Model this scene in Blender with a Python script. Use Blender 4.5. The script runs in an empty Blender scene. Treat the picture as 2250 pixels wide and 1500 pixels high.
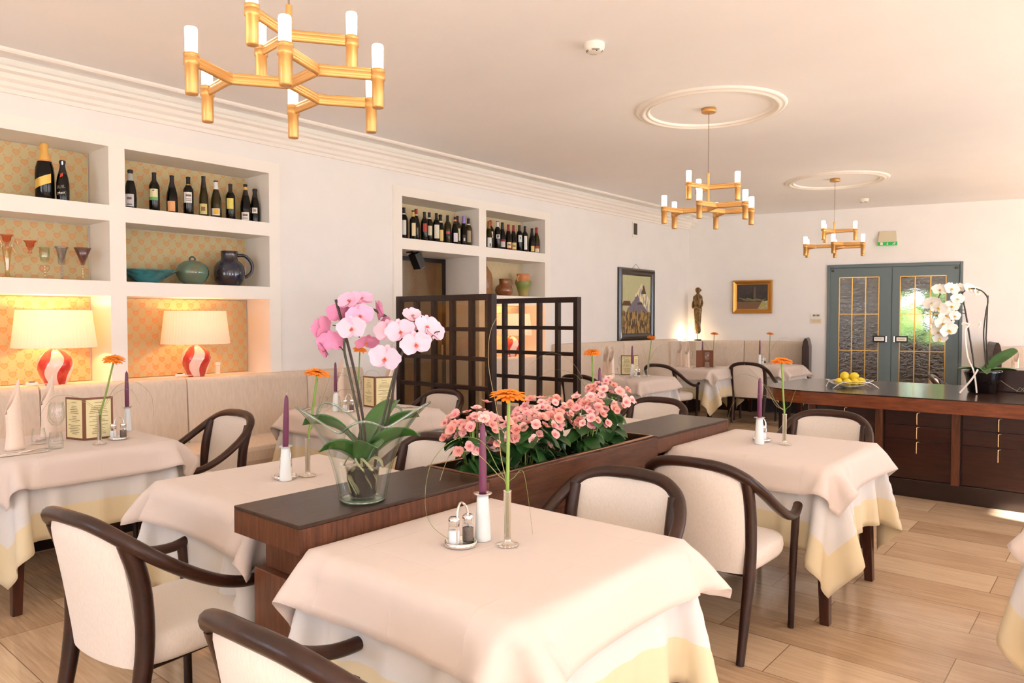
import bpy, math, random
import numpy as np
from mathutils import Vector, Matrix
PI = math.pi
random.seed(7)
SC = bpy.context.scene
COL = SC.collection
R = math.radians

# ------------------------------------------------------------------ camera, world, sun, exposure
cam_d = bpy.data.cameras.new('camera'); cam = bpy.data.objects.new('camera', cam_d); COL.objects.link(cam)
cam.location = (5.6, 0.0, 1.42); cam.rotation_euler = (R(90 - 1.79), 0, R(40.28))
cam_d.sensor_width = 36; cam_d.lens = 25.6; cam_d.clip_start = 0.05; cam_d.clip_end = 200
SC.camera = cam
W = bpy.data.worlds.new('world'); SC.world = W; W.use_nodes = True
W.node_tree.nodes['Background'].inputs[0].default_value = (0.80, 0.93, 1.17, 1)
W.node_tree.nodes['Background'].inputs[1].default_value = 5.6
sun_d = bpy.data.lights.new('sun', 'SUN'); sun = bpy.data.objects.new('sun', sun_d); COL.objects.link(sun)
sun_d.energy = 36; sun_d.angle = R(1.0); sun_d.color = (.97, .97, 1.0)
sun.rotation_euler = Vector((-0.76, 0.20, -0.55)).to_track_quat('-Z', 'Y').to_euler()
SC.view_settings.view_transform = 'Standard'; SC.view_settings.look = 'None'
SC.view_settings.exposure = 0.08; SC.view_settings.gamma = 1.0; SC.view_settings.use_curve_mapping = False
SC.cycles.use_denoising = True
SC.cycles.use_adaptive_sampling = True; SC.cycles.adaptive_threshold = 0.03
SC.cycles.max_bounces = 9; SC.cycles.diffuse_bounces = 5; SC.cycles.glossy_bounces = 4
SC.cycles.transparent_max_bounces = 18; SC.cycles.transmission_bounces = 6
SC.cycles.caustics_reflective = False; SC.cycles.caustics_refractive = False
SC.cycles.sample_clamp_indirect = 6.0

# ------------------------------------------------------------------ mesh helper
class MB:
    def __init__(s): s.v = []; s.f = []; s.s = []; s.uv = None
    def add(s, vs, fs, smooth=True):
        n = len(s.v); s.v += [tuple(p) for p in vs]
        s.f += [tuple(i + n for i in f) for f in fs]; s.s += [smooth] * len(fs); return s
    def box(s, x0, x1, y0, y1, z0, z1, M=None):
        p = [(x, y, z) for z in (z0, z1) for y in (y0, y1) for x in (x0, x1)]
        if M is not None: p = [tuple(M @ Vector(q)) for q in p]
        return s.add(p, [(0, 2, 3, 1), (4, 5, 7, 6), (0, 1, 5, 4), (2, 6, 7, 3), (0, 4, 6, 2), (1, 3, 7, 5)], False)
    def hexa(s, b, t):
        return s.add(list(b) + list(t), [(3, 2, 1, 0), (4, 5, 6, 7), (0, 1, 5, 4), (1, 2, 6, 5), (2, 3, 7, 6), (3, 0, 4, 7)], False)
    def lathe(s, prof, n=24, c=(0, 0, 0), M=None, smooth=True, wob=None, a0=0, a1=2 * PI):
        full = abs(a1 - a0 - 2 * PI) < 1e-6; m = n if full else n + 1
        vs = []
        for (r, z) in prof:
            for i in range(m):
                a = a0 + (a1 - a0) * i / n; rr = r * (wob(a, z) if wob else 1)
                p = Vector((rr * math.cos(a), rr * math.sin(a), z))
                if M is not None: p = M @ p
                vs.append((p[0] + c[0], p[1] + c[1], p[2] + c[2]))
        fs = []
        for j in range(len(prof) - 1):
            for i in range(n):
                k = (i + 1) % m
                fs.append((j * m + i, j * m + k, (j + 1) * m + k, (j + 1) * m + i))
        return s.add(vs, fs, smooth)
    def tube(s, path, rad, n=8, asp=1.0, caps=True, up=(0, 0, 1)):
        P = [Vector(p) for p in path]; m = len(P)
        if not hasattr(rad, '__len__'): rad = [rad] * m
        u = Vector(up); vs = []; prev = None
        for i in range(m):
            t = (P[min(i + 1, m - 1)] - P[max(i - 1, 0)])
            t = t.normalized() if t.length > 1e-9 else Vector((0, 0, 1))
            if prev is None:
                if abs(t.dot(u)) > .95: u = Vector((1, 0, 0)) if abs(t.x) < .9 else Vector((0, 1, 0))
                nrm = (u - t * u.dot(t)).normalized()
            else:
                nrm = (prev - t * prev.dot(t)).normalized()
            prev = nrm; b = t.cross(nrm)
            for k in range(n):
                a = 2 * PI * k / n
                vs.append(P[i] + nrm * (math.cos(a) * rad[i]) + b * (math.sin(a) * rad[i] * asp))
        fs = [(i * n + k, i * n + (k + 1) % n, (i + 1) * n + (k + 1) % n, (i + 1) * n + k) for i in range(m - 1) for k in range(n)]
        s.add(vs, fs, True)
        if caps: s.add(vs[:n], [tuple(range(n))[::-1]], False); s.add(vs[-n:], [tuple(range(n))], False)
        return s
    def grid(s, fn, nu, nv, smooth=True):
        vs = [fn(i / nu, j / nv) for j in range(nv + 1) for i in range(nu + 1)]
        w = nu + 1
        return s.add(vs, [(j * w + i, j * w + i + 1, (j + 1) * w + i + 1, (j + 1) * w + i) for j in range(nv) for i in range(nu)], smooth)
    def loft(s, rings, closed=True, cap=True, smooth=True):
        n = len(rings[0]); vs = [p for r in rings for p in r]; m = n if closed else n - 1
        fs = [(i * n + k, i * n + (k + 1) % n, (i + 1) * n + (k + 1) % n, (i + 1) * n + k) for i in range(len(rings) - 1) for k in range(m)]
        s.add(vs, fs, smooth)
        if cap: s.add(rings[0], [tuple(range(n))[::-1]], smooth); s.add(rings[-1], [tuple(range(n))], smooth)
        return s
    def prism(s, poly, axis, a, b):      # poly in the two other axes (order kept), extruded along axis from a to b
        def pt(p, t): return {'x': (t, p[0], p[1]), 'y': (p[0], t, p[1]), 'z': (p[0], p[1], t)}[axis]
        n = len(poly); vs = [pt(p, a) for p in poly] + [pt(p, b) for p in poly]
        return s.add(vs, [tuple(range(n))[::-1], tuple(range(n, 2 * n))] + [(i, (i + 1) % n, n + (i + 1) % n, n + i) for i in range(n)], False)
    def sphere(s, c, r, n=12, m=8, sc=(1, 1, 1), M=None):
        vs = []
        for j in range(m + 1):
            t = PI * j / m
            for i in range(n):
                a = 2 * PI * i / n
                p = Vector((r * sc[0] * math.sin(t) * math.cos(a), r * sc[1] * math.sin(t) * math.sin(a), r * sc[2] * math.cos(t)))
                if M is not None: p = M @ p
                vs.append((p[0] + c[0], p[1] + c[1], p[2] + c[2]))
        return s.add(vs, [(j * n + i, (j + 1) * n + i, (j + 1) * n + (i + 1) % n, j * n + (i + 1) % n) for j in range(m) for i in range(n)], True)
    def mesh(s, name, mat):
        me = bpy.data.meshes.new(name); me.from_pydata(s.v, [], s.f)
        me.polygons.foreach_set('use_smooth', s.s)
        if s.uv is not None:
            L = me.uv_layers.new(name='UVMap')
            for lp in me.loops: L.data[lp.index].uv = s.uv[lp.vertex_index]
        me.materials.append(mat); me.update(); return me
    def build(s, name, mat, parent=None, bevel=0, loc=None, solid=0, sub=0, rot=None):
        return link(name, s.mesh(name, mat), parent, bevel, loc, solid, sub, rot)

def link(name, me, parent=None, bevel=0, loc=None, solid=0, sub=0, rot=None):
    o = bpy.data.objects.new(name, me); COL.objects.link(o)
    if parent is not None: o.parent = parent
    if loc is not None: o.location = loc
    if rot is not None: o.rotation_euler = rot
    if bevel:
        b = o.modifiers.new('bevel', 'BEVEL'); b.width = bevel; b.segments = 2; b.limit_method = 'ANGLE'; b.angle_limit = R(40)
    if solid:
        m = o.modifiers.new('solid', 'SOLIDIFY'); m.thickness = solid; m.offset = 0
    if sub:
        m = o.modifiers.new('sub', 'SUBSURF'); m.levels = sub; m.render_levels = sub
    return o

def tag(o, label=None, cat=None, group=None, kind=None):
    if label: o['label'] = label
    if cat: o['category'] = cat
    if group: o['group'] = group
    if kind: o['kind'] = kind
    return o
def thing(name, label, cat, loc=(0, 0, 0), rz=0, group=None):
    o = bpy.data.objects.new(name, None); COL.objects.link(o); o.empty_display_size = .05
    o.location = loc; o.rotation_euler = (0, 0, rz); return tag(o, label, cat, group)
def dup(root, loc, rz=0, label=None, group=None):
    def cp(o, par):
        c = o.copy(); COL.objects.link(c)
        if par is not None: c.parent = par
        for ch in o.children: cp(ch, c)
        return c
    r = cp(root, None); r.location = loc; r.rotation_euler = (0, 0, rz)
    if label: r['label'] = label
    if group: r['group'] = group
    return r
def struct(o): o['kind'] = 'structure'; return o
def smooth_path(P, k=6):
    P = [Vector(p) for p in P]; out = []
    for i in range(len(P) - 1):
        p0, p1, p2, p3 = P[max(i - 1, 0)], P[i], P[i + 1], P[min(i + 2, len(P) - 1)]
        for j in range(k):
            t = j / k
            out.append(.5 * ((2 * p1) + (p2 - p0) * t + (2 * p0 - 5 * p1 + 4 * p2 - p3) * t * t + (3 * p1 - p0 - 3 * p2 + p3) * t ** 3))
    out.append(P[-1]); return out

# ------------------------------------------------------------------ materials
def S(r, g, b):      # sRGB 0-255 -> linear
    f = lambda c: (c / 255) / 12.92 if c / 255 <= .04045 else ((c / 255 + .055) / 1.055) ** 2.4
    return (f(r), f(g), f(b), 1)
class NT:
    def __init__(s, name):
        s.m = bpy.data.materials.new(name); s.m.use_nodes = True; s.t = s.m.node_tree; s.n = s.t.nodes
        s.b = s.n['Principled BSDF']; s.out = s.n['Material Output']
    def node(s, typ, **kw):
        n = s.n.new(typ)
        for k, v in kw.items(): setattr(n, k, v)
        return n
    def put(s, sock, v):
        if isinstance(v, bpy.types.NodeSocket): s.t.links.new(v, sock)
        else: sock.default_value = v
    def M(s, op, a, b=None, c=None):
        n = s.node('ShaderNodeMath', operation=op)
        s.put(n.inputs[0], a)
        if b is not None: s.put(n.inputs[1], b)
        if c is not None: s.put(n.inputs[2], c)
        return n.outputs[0]
    def mix(s, f, a, b):
        n = s.node('ShaderNodeMix', data_type='RGBA'); s.put(n.inputs[0], f); s.put(n.inputs[6], a); s.put(n.inputs[7], b); return n.outputs[2]
    def coord(s, kind='Object', scale=(1, 1, 1), rot=(0, 0, 0)):
        c = s.node('ShaderNodeTexCoord'); mp = s.node('ShaderNodeMapping'); mp.inputs[3].default_value = scale; mp.inputs[2].default_value = rot
        s.t.links.new(c.outputs[kind], mp.inputs[0]); return mp.outputs[0]
    def noise(s, vec, scale=5, detail=4, rough=.5, dist=0):
        n = s.node('ShaderNodeTexNoise'); s.put(n.inputs['Vector'], vec); n.inputs['Scale'].default_value = scale
        n.inputs['Detail'].default_value = detail; n.inputs['Roughness'].default_value = rough; n.inputs['Distortion'].default_value = dist
        return n.outputs['Fac']
    def ramp(s, f, stops):
        n = s.node('ShaderNodeValToRGB'); s.put(n.inputs[0], f); e = n.color_ramp.elements
        while len(e) < len(stops): e.new(.5)
        for i, (p, c) in enumerate(stops): e[i].position = p; e[i].color = c
        return n.outputs[0]
    def bump(s, h, st=.2, dist=.01):
        n = s.node('ShaderNodeBump'); n.inputs['Strength'].default_value = st; n.inputs['Distance'].default_value = dist
        s.put(n.inputs['Height'], h); s.t.links.new(n.outputs[0], s.b.inputs['Normal']); return n.outputs[0]
    def surf(s, sh): s.t.links.new(sh, s.out.inputs[0])
def pm(name, col, rough=.5, metal=0, spec=.5, coat=0, emit=None, estr=0, var=0, vscale=30, bump=0):
    t = NT(name); b = t.b
    b.inputs['Roughness'].default_value = rough; b.inputs['Metallic'].default_value = metal
    b.inputs['Specular IOR Level'].default_value = spec; b.inputs['Coat Weight'].default_value = coat; b.inputs['Coat Roughness'].default_value = .08
    if var or bump:
        f = t.noise(t.coord(), vscale)
        if var:
            d = tuple(max(0, c * (1 - var)) for c in col[:3]) + (1,); l = tuple(min(1, c * (1 + var)) for c in col[:3]) + (1,)
            t.put(b.inputs['Base Color'], t.ramp(f, [(.35, d), (.65, l)]))
        if bump: t.bump(f, bump, .004)
    if not var: b.inputs['Base Color'].default_value = col
    if emit: b.inputs['Emission Color'].default_value = emit; b.inputs['Emission Strength'].default_value = estr
    return t.m
def wood(name, c1, c2, stretch, rough=.3, coat=.3, scale=9):
    t = NT(name); v = t.coord('Object', stretch)
    f = t.noise(v, scale, 8, .65, .4)
    g = t.noise(t.coord('Object', tuple(q * 6 for q in stretch)), scale * 3, 3, .6)
    ff = t.M('ADD', t.M('MULTIPLY', f, .75), t.M('MULTIPLY', g, .25))
    t.put(t.b.inputs['Base Color'], t.ramp(ff, [(.35, c1), (.65, c2)]))
    t.b.inputs['Roughness'].default_value = rough; t.b.inputs['Coat Weight'].default_value = coat; t.b.inputs['Coat Roughness'].default_value = .12; t.b.inputs['Specular IOR Level'].default_value = .3
    t.bump(ff, .08, .002); return t.m
def glass(name, tint=(1, 1, 1, 1), edge=(.8, .9, .85, 1), gloss=.04, edgeg=.42, bump=0, bscale=20, pw=2.5):
    # thin clear glass: light passes straight on, more reflection and tint at grazing angles
    t = NT(name); lw = t.node('ShaderNodeLayerWeight'); lw.inputs[0].default_value = .35
    tr = t.node('ShaderNodeBsdfTransparent'); gl = t.node('ShaderNodeBsdfGlossy'); gl.inputs['Roughness'].default_value = .02
    f2 = t.M('POWER', lw.outputs['Facing'], pw)
    t.put(tr.inputs[0], t.mix(f2, tint, edge))
    mx = t.node('ShaderNodeMixShader'); t.put(mx.inputs[0], t.M('ADD', t.M('MULTIPLY', f2, edgeg), gloss))
    if bump:
        bn = t.node('ShaderNodeBump'); bn.inputs['Strength'].default_value = bump; bn.inputs['Distance'].default_value = .02
        t.put(bn.inputs['Height'], t.noise(t.coord(), bscale, 3, .5, .6)); t.t.links.new(bn.outputs[0], gl.inputs['Normal'])
    t.t.links.new(tr.outputs[0], mx.inputs[1]); t.t.links.new(gl.outputs[0], mx.inputs[2]); t.surf(mx.outputs[0]); return t.m
def fabric(name, col, col2=None, sc=220, bump=.15, stretch=(1, 1, 1), sheen=.2):
    t = NT(name); f = t.noise(t.coord('Object', stretch), sc, 3, .6)
    c2 = col2 or tuple(min(1, c * 1.06) for c in col[:3]) + (1,); c1 = tuple(c * .93 for c in col[:3]) + (1,)
    t.put(t.b.inputs['Base Color'], t.ramp(f, [(.3, c1), (.7, c2)])); t.b.inputs['Roughness'].default_value = .9
    t.b.inputs['Specular IOR Level'].default_value = .15; t.b.inputs['Sheen Weight'].default_value = sheen
    t.bump(f, bump, .002); return t.m

MAT = {}
MAT['wall'] = pm('wall_paint', S(247, 243, 238), .9, spec=.15, var=.012, vscale=3, bump=.03)
MAT['ceil'] = pm('ceiling_paint', S(250, 248, 246), .92, spec=.1, var=.01, vscale=2)
MAT['trim'] = pm('white_trim_paint', S(252, 246, 236), .6, spec=.3)
MAT['cream'] = fabric('banquette_leatherette', S(226, 208, 188), sc=60, bump=.04, stretch=(1, 1, .2), sheen=.05)
MAT['seam'] = pm('seam_grey', S(120, 108, 95), .9)
MAT['chairfab'] = fabric('chair_fabric', S(232, 220, 206), sc=180, bump=.12, stretch=(2, 2, .15))
MAT['bent'] = wood('bentwood_dark', S(36, 18, 10), S(64, 36, 23), (1, 1, 1), .36, .12, 6)
MAT['wood_dark_y'] = wood('planter_top_wood', S(44, 28, 19), S(70, 48, 36), (6, .6, 6), .34, .0)
MAT['wood_red_z'] = wood('walnut_side_vertical', S(66, 36, 21), S(112, 66, 42), (7, 7, .6), .4, .1)
MAT['wood_red_y'] = wood('walnut_side_long', S(60, 33, 20), S(98, 58, 37), (6, .8, 6), .36, .1)
MAT['wood_red_x'] = wood('sideboard_edge', S(92, 44, 22), S(138, 74, 40), (.7, 6, 6), .3, .4)
MAT['wood_blk_x'] = wood('sideboard_front', S(38, 18, 11), S(62, 32, 21), (.7, 6, 6), .3, .35)
MAT['wood_top_x'] = wood('sideboard_top', S(40, 24, 15), S(64, 42, 28), (.6, 6, 6), .2, .22)
MAT['wood_leg'] = wood('table_leg_wood', S(42, 20, 11), S(82, 42, 24), (7, 7, .6), .35, .3)
MAT['screen'] = wood('screen_wood', S(26, 13, 8), S(46, 26, 18), (5, 5, .8), .4, .1)
MAT['copper'] = pm('copper_liner', S(196, 150, 118), .3, 1)
MAT['gold'] = pm('matte_gold', S(204, 154, 90), .42, .6, coat=.1)
MAT['bulb'] = pm('frosted_glass_lit', (1, .95, .85, 1), .5, emit=(1, .86, .64, 1), estr=13)
MAT['cord'] = glass('clear_cable', (.75, .68, .6, 1), (.6, .55, .5, 1), .1)
MAT['doorgrey'] = pm('door_grey_paint', S(98, 112, 113), .45, spec=.4)
MAT['brass'] = pm('brass_came', S(206, 160, 84), .3, .9)
MAT['black'] = pm('black_plastic', S(18, 15, 14), .35)
MAT['white'] = pm('white_plastic', S(246, 240, 228), .45)
MAT['slot'] = pm('slot_dark', S(70, 60, 48), .7)
MAT['chrome'] = pm('polished_steel', (.85, .83, .8, 1), .12, 1)
MAT['porc'] = pm('white_porcelain', S(240, 243, 238), .22, coat=.4)
MAT['candle'] = pm('purple_wax', S(106, 40, 74), .42, coat=.15)
MAT['wick'] = pm('candle_wick', S(235, 230, 225), .8)
MAT['glass'] = glass('clear_glass')
MAT['vaseglass'] = glass('heavy_green_edged_glass', (.985, .995, .985, 1), (.36, .6, .48, 1), .03, .9, pw=3.3)
MAT['rimglass'] = glass('green_glass_rim', (.72, .86, .78, 1), (.42, .66, .54, 1), .25, .6)
MAT['plasticpot'] = glass('clear_pot_plastic', (.9, .88, .86, 1), (.75, .75, .72, 1), .05, .3)
MAT['salt'] = pm('salt', (.9, .9, .9, 1), .9)
MAT['pepper'] = pm('pepper', S(112, 96, 84), .95, var=.3, vscale=600)
MAT['gerb'] = pm('gerbera_petal', S(246, 138, 42), .6, spec=.2)
MAT['gerbc'] = pm('gerbera_centre', S(150, 66, 18), .8)
MAT['gstem'] = pm('gerbera_stem', S(130, 158, 70), .55)
MAT['blade'] = pm('bear_grass', S(120, 132, 66), .5)
MAT['blade2'] = pm('bear_grass_dry', S(168, 152, 108), .6)
MAT['leaf'] = pm('orchid_leaf', S(52, 98, 36), .32, coat=.3, var=.15, vscale=12)
MAT['bleaf'] = pm('begonia_leaf', S(44, 82, 34), .45, coat=.15, var=.3, vscale=18)
MAT['ostem'] = pm('orchid_stem', S(60, 54, 32), .5)
MAT['stake'] = pm('plant_stake', S(52, 36, 24), .6)
MAT['root'] = pm('aerial_root', S(170, 164, 124), .7)
MAT['bark'] = pm('orchid_bark', S(58, 44, 36), .95, var=.4, vscale=60, bump=.8)
MAT['lip'] = pm('orchid_lip', S(222, 138, 112), .5)
MAT['lipw'] = pm('white_orchid_lip', S(232, 196, 92), .5)
MAT['owhite'] = pm('white_orchid_petal', S(248, 244, 232), .55, spec=.2)
MAT['ribbon'] = pm('organza_ribbon', S(226, 208, 190), .5)
MAT['blackpot'] = pm('black_glazed_pot', S(18, 13, 12), .08, coat=.6)
MAT['soil'] = pm('dark_soil', S(30, 22, 16), .95, var=.3, vscale=80)
MAT['lemon'] = pm('lemon_peel', S(236, 206, 46), .4, coat=.2, bump=.15, vscale=140)
MAT['napkin'] = fabric('napkin_linen', S(246, 224, 204), sc=260, bump=.05)
MAT['menub'] = pm('menu_cover', S(126, 76, 50), .55)
MAT['menup'] = pm('menu_page', S(240, 228, 176), .8)
MAT['ink'] = pm('printed_ink', S(140, 112, 70), .9)
MAT['foilblk'] = pm('capsule_black', S(22, 18, 18), .35)
MAT['bottle'] = pm('bottle_dark_glass', S(16, 13, 8), .1, spec=.3)
MAT['bottleg'] = pm('bottle_olive_glass', S(44, 36, 10), .1, spec=.35)
MAT['shade'] = None
def shade_mat():
    t = NT('pleated_shade'); d = t.node('ShaderNodeBsdfDiffuse'); tr = t.node('ShaderNodeBsdfTranslucent')
    d.inputs[0].default_value = S(250, 236, 212); tr.inputs[0].default_value = S(236, 226, 212)
    mx = t.node('ShaderNodeMixShader'); mx.inputs[0].default_value = .2
    t.t.links.new(d.outputs[0], mx.inputs[1]); t.t.links.new(tr.outputs[0], mx.inputs[2]); t.surf(mx.outputs[0]); return t.m
MAT['shade'] = shade_mat()
def petal_mat(name, cs):     # colour varies from bloom to bloom
    t = NT(name); oi = t.node('ShaderNodeObjectInfo')
    t.put(t.b.inputs['Base Color'], t.ramp(oi.outputs['Random'], [(i / (len(cs) - 1), c) for i, c in enumerate(cs)]))
    t.b.inputs['Roughness'].default_value = .6; t.b.inputs['Specular IOR Level'].default_value = .2
    t.b.inputs['Subsurface Weight'].default_value = .0
    return t.m
MAT['begonia'] = petal_mat('begonia_petal', [S(236, 158, 140), S(244, 184, 170), S(242, 178, 176), S(250, 212, 200)])
MAT['begc'] = pm('begonia_centre', S(228, 120, 138), .7)
MAT['opink'] = petal_mat('pink_orchid_petal', [S(222, 152, 186), S(230, 170, 198), S(236, 186, 206)])
MAT['opinkd'] = pm('pink_orchid_petal_deep', S(218, 138, 174), .55, spec=.2)
MAT['opinkl'] = pm('pink_orchid_petal_light', S(234, 190, 206), .55, spec=.2)
def floor_mat():
    t = NT('stone_plank_floor'); v = t.coord('Object')
    br = t.node('ShaderNodeTexBrick'); t.put(br.inputs['Vector'], v)
    br.offset = .36; br.offset_frequency = 2; br.squash = 1
    br.inputs['Scale'].default_value = 1; br.inputs['Brick Width'].default_value = .9; br.inputs['Row Height'].default_value = .3175
    br.inputs['Mortar Size'].default_value = .0022; br.inputs['Mortar Smooth'].default_value = .1; br.inputs['Bias'].default_value = 0
    br.inputs['Color1'].default_value = (0, 0, 0, 1); br.inputs['Color2'].default_value = (1, 1, 1, 1); br.inputs['Mortar'].default_value = (.5, .5, .5, 1)
    sep = t.node('ShaderNodeSeparateColor'); t.t.links.new(br.outputs['Color'], sep.inputs[0])
    per = sep.outputs[0]
    g = t.noise(t.coord('Object', (.8, 14, 1)), 5, 8, .62, .3)
    g2 = t.noise(t.coord('Object', (.5, 3.2, 1)), 3, 3, .5)
    f = t.M('ADD', t.M('ADD', t.M('MULTIPLY', g, .5), t.M('MULTIPLY', g2, .25)), t.M('MULTIPLY', per, .28))
    c = t.ramp(f, [(.3, S(166, 132, 100)), (.5, S(200, 168, 134)), (.62, S(214, 184, 150)), (.78, S(226, 202, 170))])
    c = t.mix(t.M('MULTIPLY', br.outputs['Fac'], .7), c, S(96, 64, 40))
    t.put(t.b.inputs['Base Color'], c); t.put(t.b.inputs['Roughness'], t.M('MULTIPLY_ADD', g, .12, .07))
    t.b.inputs['Specular IOR Level'].default_value = .5; return t.m
MAT['floor'] = floor_mat()
def heart_paper(name='heart_wallpaper', fade=0.0):
    t = NT(name); v = t.coord('Object'); sp = t.node('ShaderNodeSeparateXYZ'); t.put(sp.inputs[0], v)
    u = t.M('DIVIDE', sp.outputs[1], .098); w = t.M('DIVIDE', sp.outputs[2], .062)
    row = t.M('FLOOR', w); u = t.M('ADD', u, t.M('MULTIPLY', t.M('FLOORED_MODULO', row, 2.0), .5))
    fx = t.M('SUBTRACT', t.M('FRACT', u), .5); fy = t.M('SUBTRACT', t.M('FRACT', w), .5)
    def heart(sc):
        X = t.M('MULTIPLY', fx, 4.6 * sc); Y = t.M('ADD', t.M('MULTIPLY', fy, 2.9 * sc), -.12)
        a = t.M('SUBTRACT', t.M('ADD', t.M('MULTIPLY', X, X), t.M('MULTIPLY', Y, Y)), 1.0)
        h = t.M('SUBTRACT', t.M('POWER', t.M('ABSOLUTE', a), 3.0), 0)
        h = t.M('MULTIPLY', h, t.M('SIGN', a))
        return t.M('LESS_THAN', t.M('SUBTRACT', h, t.M('MULTIPLY', t.M('MULTIPLY', X, X), t.M('MULTIPLY', t.M('MULTIPLY', Y, Y), Y))), 0.0)
    ho, hi = heart(1.0), heart(1.45)
    gx = t.M('SUBTRACT', t.M('FRACT', t.M('MULTIPLY', u, 2.0)), .5); gy = t.M('SUBTRACT', t.M('FRACT', w), .1)
    dot = t.M('LESS_THAN', t.M('ADD', t.M('MULTIPLY', gx, gx), t.M('MULTIPLY', gy, gy)), .012)
    c = t.mix(t.M('MULTIPLY', t.noise(t.coord('Object'), 90, 2), .5), S(192, 176, 128), S(206, 190, 144))
    c = t.mix(dot, c, S(196, 150, 104)); c = t.mix(ho, c, S(208, 142, 96)); c = t.mix(hi, c, S(206, 158, 98))
    if fade: c = t.mix(fade, c, S(212, 196, 158))
    t.put(t.b.inputs['Base Color'], c); t.b.inputs['Roughness'].default_value = .85; return t.m
MAT['paper'] = heart_paper('heart_wallpaper', .18); MAT['paper2'] = heart_paper('faded_heart_wallpaper', .7)
def cloth_mat(name, base, band=None, hem=.54):
    t = NT(name); uv = t.node('ShaderNodeUVMap'); sp = t.node('ShaderNodeSeparateXYZ'); t.t.links.new(uv.outputs[0], sp.inputs[0])
    a = t.M('MAXIMUM', t.M('ABSOLUTE', sp.outputs[0]), t.M('ABSOLUTE', sp.outputs[1]))
    mp = t.node('ShaderNodeMapping'); mp.inputs[3].default_value = (1, 1, 1); t.t.links.new(uv.outputs[0], mp.inputs[0])
    n = t.noise(mp.outputs[0], 600, 2, .5)
    c = t.mix(t.M('MULTIPLY', n, .25), base, tuple(q * .93 for q in base[:3]) + (1,))
    if band:
        c = t.mix(t.M('GREATER_THAN', a, band[0]), c, band[1])
    t.put(t.b.inputs['Base Color'], c); t.b.inputs['Roughness'].default_value = .85; t.b.inputs['Specular IOR Level'].default_value = .2
    t.b.inputs['Sheen Weight'].default_value = .15
    h = t.M('MULTIPLY', n, .12)
    for k_ in (0, 1):
        for c_ in (-.28, 0.0, .28):      # pressed fold lines
            h = t.M('ADD', h, t.M('MAXIMUM', t.M('SUBTRACT', 1.0, t.M('MULTIPLY', t.M('ABSOLUTE', t.M('SUBTRACT', sp.outputs[k_], c_)), 160.0)), 0.0))
    h = t.M('ADD', h, t.M('MULTIPLY', t.M('GREATER_THAN', a, hem), 1.2))
    t.bump(h, .35, .002); return t.m
MAT['over'] = cloth_mat('peach_overcloth', S(222, 206, 194))
MAT['under'] = cloth_mat('white_undercloth_yellow_border', S(222, 218, 213), (.63, S(224, 208, 172)), .75)
def lamp_stripes():
    t = NT('red_white_stripe_glass'); v = t.coord('Object'); sp = t.node('ShaderNodeSeparateXYZ'); t.put(sp.inputs[0], v)
    a = t.M('ARCTAN2', sp.outputs[1], sp.outputs[0])
    ph = t.M('ADD', t.M('MULTIPLY', a, 4.0), t.M('MULTIPLY', t.M('SINE', t.M('MULTIPLY', sp.outputs[2], 24.0)), .9))
    m = t.M('GREATER_THAN', t.M('SINE', ph), .05)
    red = t.mix(t.noise(v, 60, 2), S(176, 40, 40), S(214, 70, 56))
    t.put(t.b.inputs['Base Color'], t.mix(m, S(246, 214, 202), red)); t.b.inputs['Roughness'].default_value = .15
    t.b.inputs['Coat Weight'].default_value = .5; t.bump(t.noise(v, 70, 2), .25, .004); return t.m
MAT['stripe'] = lamp_stripes()

# ================================================================== ROOM
CZ = 3.08
XR, YF = 8.4, -2.6
BA = math.atan(.263); BO = (0, 11.14, 0)          # the back wall runs at a skew
def BW(lx, ly=0, lz=0):
    return (BO[0] + lx * math.cos(BA) - ly * math.sin(BA), BO[1] + lx * math.sin(BA) + ly * math.cos(BA), lz)
def wall_face(plane, holes, u0, u1, v0, v1):
    """faces of a wall plane with rectangular holes; plane(u, v) -> point"""
    us = sorted({u0, u1} | {h[i] for h in holes for i in (0, 1)}); vs = sorted({v0, v1} | {h[i] for h in holes for i in (2, 3)})
    m = MB()
    for i in range(len(us) - 1):
        for j in range(len(vs) - 1):
            a, b, c, d = us[i], us[i + 1], vs[j], vs[j + 1]
            cu, cv = (a + b) / 2, (c + d) / 2
            if any(h[0] < cu < h[1] and h[2] < cv < h[3] for h in holes): continue
            m.add([plane(a, c), plane(b, c), plane(b, d), plane(a, d)], [(0, 1, 2, 3)], False)
    return m
U1 = [(.95, 2.13), (2.24, 3.40)]; U2 = [(4.88, 6.01), (6.13, 7.22)]
ROWS = [(.955, 1.585), (1.69, 2.12), (2.232, 2.65)]
NICHE = [(a, b, c, d) for (a, b) in U1 for (c, d) in ROWS] + [(6.13, 7.22, c, d) for (c, d) in ROWS] + [(4.88, 6.01, *ROWS[2])]
PASS = (4.88, 6.01, 0.0, 2.12)
struct(wall_face(lambda y, z: (0, y, z), NICHE + [PASS], YF, 11.2, 0, CZ).build('wall_left', MAT['wall']))
DOOR = (2.12, 3.90, 0, 2.24)
o = wall_face(lambda x, z: (x, 0, z), [DOOR], -.05, 9.2, 0, CZ).build('wall_back', MAT['wall'], loc=BO, rot=(0, 0, BA)); struct(o)
RW = [(-1.9, .1, .3, 2.35), (1.5, 3.1, .3, 2.2), (5.2, 7.3, .3, 2.72), (8.4, 10.6, .3, 2.35)]
FILL_WIN = [(1.6, 3.4, .9, 2.3), (5.0, 6.4, .9, 2.3)]  # windows behind the camera, added for frontal fill light
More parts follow.
